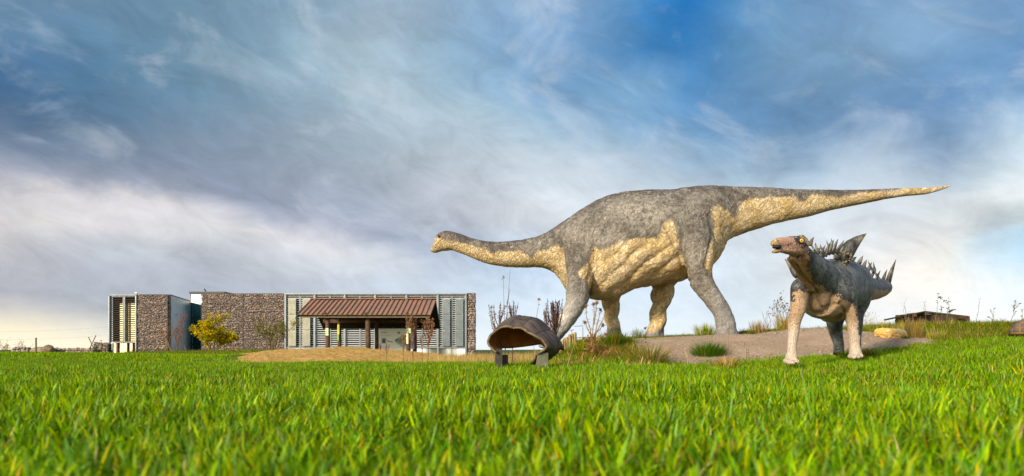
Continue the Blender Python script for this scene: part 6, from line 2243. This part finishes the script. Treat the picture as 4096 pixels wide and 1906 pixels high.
def seedstalk(px, pybase, Y, hpx, label, seed, dx=0.0, n=26, size=0.035, col=((0.10, 0.085, 0.04), (0.16, 0.12, 0.05)), name='seed_stalk', branch=0):
    r = random.Random(seed)
    x = (px - PX0) / FP * Y
    k = Y / FP
    z = min(H(x, Y), CZ + (PY0 - pybase) / FP * Y) - 0.02
    root = empty(name, (x, Y, z), label, 'weed')
    sb, hb = MB(), MB()
    sb.cur = (0.16, 0.13, 0.06)
    hpx = (P(px, pybase - hpx, Y).z - z) * FP / Y
    top = Vector((x + dx * k, Y, z + hpx * k))
    paths = [(Vector((x, Y, z)), top)]
    for b in range(branch):
        f = r.uniform(0.3, 0.8)
        q = Vector((x, Y, z)).lerp(top, f)
        paths.append((q, q + Vector((r.gauss(0, .35), r.gauss(0, .2), 0.5)).normalized() * hpx * k * 0.4 * r.uniform(.5, 1)))
    for a, b in paths:
        sb.tube([a, a.lerp(b, .5) + Vector((0.02, 0, 0)), b], [0.006, 0.005, 0.003], 4)
        for i in range(n):
            t = 1 - abs(r.gauss(0, .32)) % 1 if r.random() < .7 else 1.0
            hb.cur = jit(r, r.choice(col), .3)
            hb.leaf(a.lerp(b, max(t, 0.15)) + Vector((r.gauss(0, .012), r.gauss(0, .012), 0)), (r.gauss(0, 1), r.gauss(0, 1), r.gauss(.3, .6)), (r.gauss(0, 1), r.gauss(0, 1), 1), size * r.uniform(.6, 1.3), size * .6)
    sb.build('stem', M['drystem'], root, False, True)
    hb.build('seed_head', M['drystem'], root, False, True)


seedstalk(3736, 1280, 17, 104, 'tallest dark seed stalk standing before the hut roof', 101, 17, 22)
seedstalk(3702, 1268, 17.2, 58, 'short seed stalk at the apex of the hut roof', 102, -4, 14)
seedstalk(3780, 1285, 17, 92, 'leafy seed stalk with dark round leaves before the hut roof', 103, 16, 20, 0.05, ((0.07, 0.075, 0.02), (0.12, 0.10, 0.03)), 'seed_stalk', 3)
seedstalk(3764, 1285, 17.1, 56, 'low leafy stalk left of the one with round dark leaves', 104, 2, 24, 0.05, ((0.07, 0.075, 0.02), (0.12, 0.10, 0.03)))
seedstalk(3896, 1275, 16.5, 78, 'thin lone stalk on the bank right of the hut', 105, 24, 10, 0.025)
seedstalk(4034, 1268, 16, 60, 'branching seed stalk on the bank above the tortoise', 106, 30, 14, 0.03, name='seed_stalk', branch=4)
seedstalk(3966, 1270, 16.3, 34, 'low dark seed stalk midway along the right bank', 107, 10, 14, 0.03, branch=2)
seedstalk(4082, 1262, 15.8, 24, 'short dark stalk at the right end of the bank', 108, 8, 14, 0.03, branch=2)
# dandelion clocks and straws in the lawn
for px, pyb, Y, h, dx, lab, sd in ((2978, 1425, 11.6, 35, 8, 'taller pale dandelion stem at the mound edge', 111), (2990, 1424, 11.6, 32, 2, 'shorter pale dandelion stem beside the taller one', 112)):
    seedstalk(px, pyb, Y, h, lab, sd, dx, 16, 0.018, ((0.6, 0.5, 0.25), (0.5, 0.4, 0.15)), 'dandelion')
whip(2913, 1432, 9.2, 160, 'thin dark straw rising before the hind foot of the long necked dinosaur', 115, [(0, 0, -4, 1.0, 0)], (0.24, 0.17, 0.08), name='dry_straw', rad=0.004)
whip(2752, 1466, 9.8, 78, 'pale bent straw standing before the dirt mound', 116, [(0, 0, -2, 0.6, 0), (-2, 0.6, -9, 1.0, 0)], (0.62, 0.5, 0.28), name='dry_straw', rad=0.005)
whip(2262, 1470, 9.5, 96, 'pale straw leaning right of the tortoise shell', 117, [(0, 0, 34, 1.0, 0)], (0.62, 0.5, 0.28), name='dry_straw', rad=0.005)
whip(2574, 1405, 12.4, 96, 'brown seed spike standing in the tuft by the dinosaur leg', 118, [(0, 0, 6, 1.0, 9), (-30, 0.1, -4, 0.8, 6)], (0.30, 0.20, 0.10), (0.25, 0.14, 0.06), name='dry_straw', rad=0.005)
dock(2518, 1366, 15.5, 42, 'dark red fern like weed beside the far forefoot', 119, 3, ((0.09, 0.025, 0.02), (0.13, 0.04, 0.03)), (0.1, 0.03, 0.02), dense=26, lean=0.35)

# ------------------------------------------------------------------ log palisade, scaffold rail
fence = empty('log_palisade', (P(2275, 1400, 14.8).x, 14.8, H(1.25, 14.8)), 'short palisade of split yellow logs behind the tortoise shell', 'fence')
logm = simple_mat('split_log', (0.50, 0.36, 0.16), 0.8, 0, 0.4, 5, 0.012, 26, rnd=0.3)
for i, (px, top, w) in enumerate(((2240, 1366, 12), (2250, 1362, 9), (2259, 1356, 10), (2267, 1352, 9), (2277, 1342, 14), (2288, 1338, 10), (2298, 1334, 15))):
    Yq = 14.8 + 0.03 * i
    a = P(px, top, Yq)
    r_ = w / FP * Yq / 2
    q = MB()
    z0 = H(a.x, Yq) - 0.2
    q.tube([(a.x, Yq, z0), (a.x + 0.005, Yq, (z0 + a.z) / 2), (a.x + random.uniform(-.012, .012), Yq, a.z), (a.x + r_ * .3, Yq + 0.01, a.z + 0.02)], [r_, r_ * 1.03, r_ * 0.97, r_ * 0.5], 8)
    q.build('log', logm, fence)
rail = empty('rusty_rail', (P(2310, 1380, 30).x, 30, H(2.9, 30)), 'thin rusty metal frame far behind the palisade', 'frame')
q = MB()
for (a, b) in (((2297, 1306.5), (2333, 1304)), ((2331.5, 1309), (2331.5, 1372)), ((2280, 1322.5), (2297, 1320)), ((2287, 1322), (2287, 1350)), ((2306, 1352), (2360, 1349))):
    q.tube([P(a[0], a[1], 30), P(b[0], b[1], 30)], 0.013, 5)
q.build('rail_bar', M['rust'], rail)

# ------------------------------------------------------------------ boulder, hut, far tortoise
bo = MB()
bc_ = P(3562, 1337, 14.0)
rings = []
rr = random.Random(3)
m_ = 9
for i in range(1, m_):
    a = math.pi * i / m_
    rings.append([bc_ + Vector((0.33 * math.copysign(abs(math.sin(a)) ** .6, 1) * math.copysign(abs(math.cos(t)) ** .8, math.cos(t)) * rr.uniform(.9, 1.06), 0.2 * math.sin(a) * math.sin(t) * rr.uniform(.9, 1.1), -0.115 * math.copysign(abs(math.cos(a)) ** .7, math.cos(a)) * rr.uniform(.88, 1.1) - 0.09 * math.cos(t) * math.sin(a) * 0.35)) for t in np.linspace(0, 2 * math.pi, 16, endpoint=False)])
bo.rings(rings)
bm_, nt, out = new_mat('yellow_limestone')
tc = nt.n('ShaderNodeTexCoord').outputs['Object']
a_ = nt.noise(tc, 5, 7, 0.65)
b_ = nt.noise(tc, 16, 6, 0.7)
col = nt.mix(nt.sstep(a_, 0.38, 0.62), (0.66, 0.36, 0.07), (0.80, 0.60, 0.28))
col = nt.mix(nt.math('MULTIPLY', nt.sstep(b_, 0.52, 0.68), 0.7), col, (0.36, 0.18, 0.05))
p_ = nt.n('ShaderNodeBsdfPrincipled', Base_Color=col, Roughness=0.9)
bp = nt.n('ShaderNodeBump', Strength=1.0, Distance=0.05, Height=nt.math('ADD', a_, nt.math('MULTIPLY', b_, 0.6)))
nt.link(bp.outputs[0], p_.inputs['Normal'])
nt.link(p_.outputs[0], out.inputs[0])
o = bo.build('boulder', bm_, None, False, org=bc_)
fix_normals(o.data)
sub = o.modifiers.new('s', 'SUBSURF')
sub.levels = sub.render_levels = 2
sub.subdivision_type = 'SIMPLE'
tx = bpy.data.textures.new('rock', 'CLOUDS')
tx.noise_scale = 0.09
dm = o.modifiers.new('d', 'DISPLACE')
dm.texture = tx
dm.strength = 0.06
tag(o, 'yellow limestone boulder lying at the right end of the dirt mound', 'boulder')

hut = empty('dark_hut', P(3700, 1290, 27), 'low dark wooden hut with a wide flat pitched roof behind the bank', 'hut')
HY = 27.0
HD = Vector((1.9, 3.4, 0.15))
ap, le, ri = P(3700, 1244.5, HY), P(3535, 1278, HY), P(3874, 1264.5, HY + 1.5)
tarm = simple_mat('roof_felt', (0.03, 0.022, 0.018), 0.95, 0, 0.4, 5, 0.01, 30, spec=0.05)
boardm = simple_mat('hut_board', (0.085, 0.045, 0.026), 0.85, 0, 0.5, 5, 0.01, 20, rnd=0.6)
apb = ap + Vector((0.4, 3.4, 0.25))
q = MB()
q.prism([le, ap, ap + Vector((0, 0, -0.07)), le + Vector((0, 0, -0.06))], HD)
q.build('roof', tarm, hut)
q = MB()
q.prism([ap + Vector((0.005, 0, 0)), ri, ri + Vector((0, 0, -0.05)), ap + Vector((0.005, 0, -0.07))], HD)
q.build('roof', simple_mat('mossy_felt', (0.10, 0.10, 0.035), 0.9, 0, 0.5, 5), hut)
xl, xr = le.x + 0.75, ri.x - 0.7
zb0 = H((xl + xr) / 2, HY) - 0.4
q = MB()
q.prism([(xl, HY + 0.5, zb0), (xr - 0.1, HY + 0.5, zb0), (xr - 0.1, HY + 0.5, ri.z - 0.09), (ap.x, HY + 0.5, ap.z - 0.1), (xl, HY + 0.5, le.z + 0.07)], (1.2, 2.2, 0))
q.build('inner_wall', M['backing'], hut)
nb = 26
for i in range(nb):
    x = xl + (xr - xl) * (i + 0.5) / nb
    if x < ap.x:
        zt = le.z + (ap.z - le.z) * (x - le.x) / (ap.x - le.x)
    else:
        zt = ap.z + (ri.z - ap.z) * (x - ap.x) / (ri.x - ap.x)
    if x < ap.x - 0.1 and i % 5 not in (0, 1):
        continue   # open side shows dark gaps between the boards
    q = MB()
    q.box((x, HY + 0.35 + (i % 2) * 0.025, (zb0 + zt - 0.1) / 2), ((xr - xl) / nb * 0.9, 0.025, zt - 0.1 - zb0))
    q.build('wall_board', boardm, hut)
for (px, py) in ((3652, 1262), (3700, 1255), (3850, 1270)):
    q = MB()
    c = P(px, py, HY + 0.1)
    q.box((c.x, HY + 0.6, c.z), (0.12, 1.3, 0.12))
    q.build('rafter_end', M['log'], hut)


def far_tortoise():
    Y = 13.0
    C = P(4134, 1328, Y)
    A = Vector((1, 0.25, 0)).normalized()
    root = empty('tortoise_statue', Vector((C.x, Y, H(C.x, Y))), 'brown giant tortoise statue with outlined shell plates at the right end of the bank', 'tortoise statue')
    body = simple_mat('tortoise_skin', (0.085, 0.062, 0.045), 0.7, 0, 0.4, 12, 0.01, 40)
    horn = horn_shell_mat('tortoise_scute', (0.09, 0.06, 0.045), (0.17, 0.115, 0.085), (0.11, 0.08, 0.05))
    gold = simple_mat('tortoise_groove', (0.30, 0.17, 0.05), 0.7, 0, 0.4, 8)
    sh = MB()
    rx_t, ry_t, rz_t = 0.40, 0.32, 0.27
    rings = []
    for i in range(1, 11):
        a = math.pi / 2 * i / 10.5
        rings.append([C + Vector((rx_t * math.cos(a) * math.cos(t), ry_t * math.cos(a) * math.sin(t), rz_t * math.sin(a) - 0.02)) for t in np.linspace(0, 2 * math.pi, 28, endpoint=False)])
    rings.insert(0, [C + Vector((rx_t * 1.03 * math.cos(t), ry_t * 1.03 * math.sin(t), -0.05)) for t in np.linspace(0, 2 * math.pi, 28, endpoint=False)])
    sh.rings(rings)
    sh.build('carapace', gold, root, True)

    def S(u, v, off):
        a, t = v, u
        n = Vector((math.cos(a) * math.cos(t) / rx_t, math.cos(a) * math.sin(t) / ry_t, math.sin(a) / rz_t)).normalized()
        return C + Vector((rx_t * math.cos(a) * math.cos(t), ry_t * math.cos(a) * math.sin(t), rz_t * math.sin(a) - 0.02)) + n * off
    plates = []
    for (v0, v1, k) in ((0.02, 0.34, 14), (0.36, 0.78, 9), (0.80, 1.2, 5)):
        for i in range(k):
            plates.append((2 * math.pi * i / k, 2 * math.pi * (i + 1) / k, v0, v1))
    for (u0, u1, v0, v1) in plates:
        q = MB()
        g = 0.035
        top, bot = [], []
        for a in range(5):
            for b in range(5):
                u = u0 + (u1 - u0) * (0.5 + (a / 4 - 0.5) * (1 - 0.10))
                v = v0 + (v1 - v0) * (0.5 + (b / 4 - 0.5) * (1 - 0.10))
                e = a in (0, 4) or b in (0, 4)
                top.append(S(u, v, 0.002 if e else 0.016))
                bot.append(S(u, v, -0.01))
        fs = []
        for a in range(4):
            for b in range(4):
                i0 = a * 5 + b
                fs += [(i0, i0 + 1, i0 + 6, i0 + 5), (25 + i0, 25 + i0 + 5, 25 + i0 + 6, 25 + i0 + 1)]
        q.add(top + bot, fs)
        o = q.build('scute', horn, root, True)
        fix_normals(o.data)
    bb = MB()
    ellipsoid(bb, C + Vector((0, 0, -0.06)), (0.36, 0.28, 0.10))
    for (dx, dy) in ((-0.22, -0.18), (0.24, -0.18), (-0.22, 0.2), (0.24, 0.2)):
        limb(bb, [(C + Vector((dx, dy, -0.02)), 0.09, 0.09), (C + Vector((dx * 1.15, dy * 1.2, -0.12)), 0.075, 0.075), (Vector((C.x + dx * 1.2, Y + dy * 1.25, H(C.x + dx, Y + dy) + 0.04)), 0.07, 0.075), (Vector((C.x + dx * 1.2, Y + dy * 1.25, H(C.x + dx, Y + dy) - 0.02)), 0.075, 0.08)], 12)
    limb(bb, [(C + Vector((0.3, 0, -0.02)), 0.09, 0.09), (C + Vector((0.46, 0.05, 0.06)), 0.07, 0.07), (C + Vector((0.56, 0.08, 0.10)), 0.085, 0.07), (C + Vector((0.66, 0.1, 0.07)), 0.05, 0.05)], 12)
    me = voxel_union(bb, 'body', 0.018, 3)
    me.transform(Matrix.Translation(-origin_of(root)))
    me.materials.append(body)
    me.polygons.foreach_set('use_smooth', [True] * len(me.polygons))
    me.name = 'body'
    link_mesh('body', me, None, root)


far_tortoise()

# ------------------------------------------------------------------ far left: dry-stone walls, gabion stub, hut of stone, crossed poles, post, shrubs
def stone_wall(px0, px1, Y0, Y1, ytop0, ytop1, ybot, label, cat, depth=0.5, singles=0, sw=(0.16, 0.5), sh=(0.14, 0.26), seed=3, name='stone_wall', grp=None):
    a, b = P(px0, ybot, Y0), P(px1, ybot, Y1)
    za, zb2 = P(px0, ytop0, Y0).z, P(px1, ytop1, Y1).z
    z0 = min(H(a.x, Y0), H(b.x, Y1), a.z) - 0.15
    root = empty(name, (a.x, Y0, z0), label, cat, grp)
    u = Vector((b.x - a.x, b.y - a.y, 0))
    L = u.length
    u.normalize()
    nn = Vector((u.y, -u.x, 0))
    if nn.y > 0:
        nn = -nn
    ht = max(za, zb2) - z0
    core = MB()
    core.prism([(a.x, a.y, z0), (b.x, b.y, z0), (b.x, b.y, zb2 - 0.05), (a.x, a.y, za - 0.05)], -nn * depth)
    g = core.build('wall_core', M['backing'], root)
    lay = [s for s in stone_layout(L, ht + 0.1, sw, sh, seed) if s[1] < (za - z0) + ((zb2 - za) * s[0] / L) + 0.02]
    stones_on(root, 'small_stones', (a.x, a.y, z0) + nn * 0.02 if False else Vector((a.x, a.y, z0)) + nn * 0.03, u, nn, lay, singles, 0.3)
    return root


stone_wall(50, 120, 52, 52, 1390, 1391, 1402, 'low rubble wall at the far left behind the bare bushes', 'wall', singles=60, seed=21)
stone_wall(196, 384, 52, 50, 1396, 1400, 1413, 'long low rubble wall between the thatched mound and the stone block', 'wall', singles=150, seed=23)
stone_wall(376, 438, 54, 54, 1369, 1374, 1416, 'square block of stacked stone left of the louvred building', 'wall', 0.3, 110, (0.1, 0.34), (0.07, 0.13), 25, 'stone_block')
# thatched stone mound
th = MB()
thc = P(172, 1404, 51)
rings = []
rr = random.Random(9)
for i in range(0, 8):
    a = math.pi / 2 * i / 7.6
    rings.append([thc + Vector((0.86 * (math.cos(a) ** .5) * math.copysign(abs(math.cos(t)) ** .7, math.cos(t)) * rr.uniform(.95, 1.05) , 0.7 * (math.cos(a) ** .6) * math.sin(t), 0.45 * math.sin(a) ** .9 * rr.uniform(.95, 1.05) - 0.15)) for t in np.linspace(0, 2 * math.pi, 18, endpoint=False)])
th.rings(rings)
tho = th.build('thatched_mound', simple_mat('old_thatch', (0.30, 0.22, 0.14), 0.95, 0, 0.4, 4, 0.06, 14), None, True, org=(thc.x, 51, thc.z - 0.2))
tag(tho, 'rounded brown thatched mound behind the thin post', 'mound')
th = MB()
limb(th, [(P(186, 1400, 50.6), 0.3, 0.3), (P(196, 1398, 50.5), 0.34, 0.36), (P(210, 1402, 50.4), 0.2, 0.2)], 12)
tho = th.build('leaning_boulder', simple_mat('brown_boulder', (0.24, 0.16, 0.10), 0.9, 0, 0.5, 3, 0.05, 10), None, True, org=P(196, 1406, 50.5))
tag(tho, 'brown rounded boulder at the right end of the thatched mound', 'boulder')
q = MB()
pp = P(144, 1405, 45)
q.box((pp.x, 45, (pp.z + P(144, 1361, 45).z) / 2), (0.075, 0.075, P(144, 1361, 45).z - pp.z + 0.3))
o = q.build('wooden_post', simple_mat('grey_post', (0.15, 0.125, 0.09), 0.8, 0, 0.4, 5), None, org=(pp.x, 45, pp.z - 0.15))
tag(o, 'thin dark upright post before the thatched mound', 'post')
q = empty('crossed_poles', P(366, 1397, 49), 'two crossed rusty poles beside the stone block', 'frame')
for (a, b) in (((358, 1397), (384, 1342)), ((376, 1399), (354, 1348.5))):
    w = MB()
    w.tube([P(a[0], a[1], 49), P(b[0], b[1], 49)], [0.035, 0.03], 6)
    w.build('pole', M['rust'], q)
woody('bare_bush', 30, 1402, 53, 40, 'leafless brown bush at the far left before the rubble wall', 'bush', [(0.30, 0.17, 0.07)], 160, 0.09, 8, 0.5, 3, 0.014, (0.20, 0.12, 0.08), 131, (2, 4), fan=1.2)
woody('bare_bush', 92, 1394, 55, 44, 'leafless twiggy bush behind the far left rubble wall', 'bush', [(0.30, 0.19, 0.08)], 60, 0.08, 8, 0.5, 3, 0.016, (0.24, 0.16, 0.10), 133, (2, 4), fan=0.9)
woody('dark_bush', 166, 1388, 54, 18, 'small dark bush on top of the thatched mound', 'bush', [(0.10, 0.10, 0.03), (0.16, 0.12, 0.04)], 140, 0.09, 6, 0.5, 2, 0.014, (0.12, 0.08, 0.05), 135, (2, 4), fan=1.5)
woody('dark_shrub', 374, 1402, 48.4, 26, 'small dark green shrub under the crossed poles', 'bush', [(0.06, 0.10, 0.02), (0.10, 0.13, 0.03)], 160, 0.08, 6, 0.5, 2, 0.012, (0.1, 0.07, 0.04), 137, (2, 4), fan=1.0)
seedstalk(400, 1414, 40, 50, 'dry umbel stalk before the square stone block', 139, 5, 20, 0.07, ((0.38, 0.26, 0.18), (0.3, 0.2, 0.14)))
# power lines far behind
for i, (y0, y1, lab) in enumerate(((1318, 1304, 'upper thin power line across the sky at the far left'), (1347, 1338, 'lower thin power line across the sky at the far left'))):
    q = MB()
    a, b = P(-300, y0 + 2, 210), P(470, y1, 230)
    pts = [a.lerp(b, t) - Vector((0, 0, 1.2 * 4 * t * (1 - t))) for t in np.linspace(0, 1, 14)]
    q.tube(pts, 0.012, 4)
    o = q.build('power_line', M['dark'], None, org=a)
    tag(o, lab, 'cable')


# loose pebbles and crumbs on the bare mound
def pebbles():
    var = []
    for i in range(5):
        vs, fs = STONES[i]
        me = bpy.data.meshes.new('pebble')
        me.from_pydata([(a * 0.045, b * 0.045, c * 0.03) for a, b, c in vs], [], fs)
        fix_normals(me)
        me.materials.append(M['pebble'])
        var.append(me)
    x = rng.uniform(2.4, 9.0, 5200)
    y = rng.uniform(12.2, 18.2, 5200)
    z, D, S, R = terrain(x, y)
    ok = D > 0.02
    n = int(ok.sum())
    k = rng.uniform(0.15, 1.0, n) ** 2.5 * 0.9
    scatter('gravel', var, np.stack([x[ok], y[ok], z[ok] + 0.004], -1), rng.random(n) * 6.28, np.stack([k, k, k], -1), rng.integers(0, 5, n))


M['pebble'] = simple_mat('pebble_stone', (0.34, 0.27, 0.20), 0.9, 0, 0.5, 3, rnd=0.8)
pebbles()

# ------------------------------------------------------------------ groups of things of one kind
GROUPS = {'grass_tuft': 'grass tufts on and around the mound', 'withered_tuft': 'withered tufts in the lawn', 'dock_plant': 'dock plants and weeds before the shelter', 'mugwort_bush': 'dark mugwort behind the shell',
          'dry_weed': 'dry weeds behind the shell', 'seed_stalk': 'seed stalks on the bank', 'bare_tree': 'bare young trees before the building', 'bare_sapling': 'bare saplings behind the mound', 'bare_bush': 'leafless bushes at the far left',
          'dandelion': 'dandelion stems at the mound edge', 'dry_straw': 'single straws in the lawn', 'tall_stalk': 'tall stalks behind the shell', 'notice': 'notices on the shelter posts', 'stone_wall': 'rubble walls at the far left', 'power_line': 'power lines at the far left'}
for o in list(SC.objects):
    if o.parent is None and o.get('category') and not o.get('group'):
        k = o.name.split('.')[0]
        if k in GROUPS:
            o['group'] = GROUPS[k]
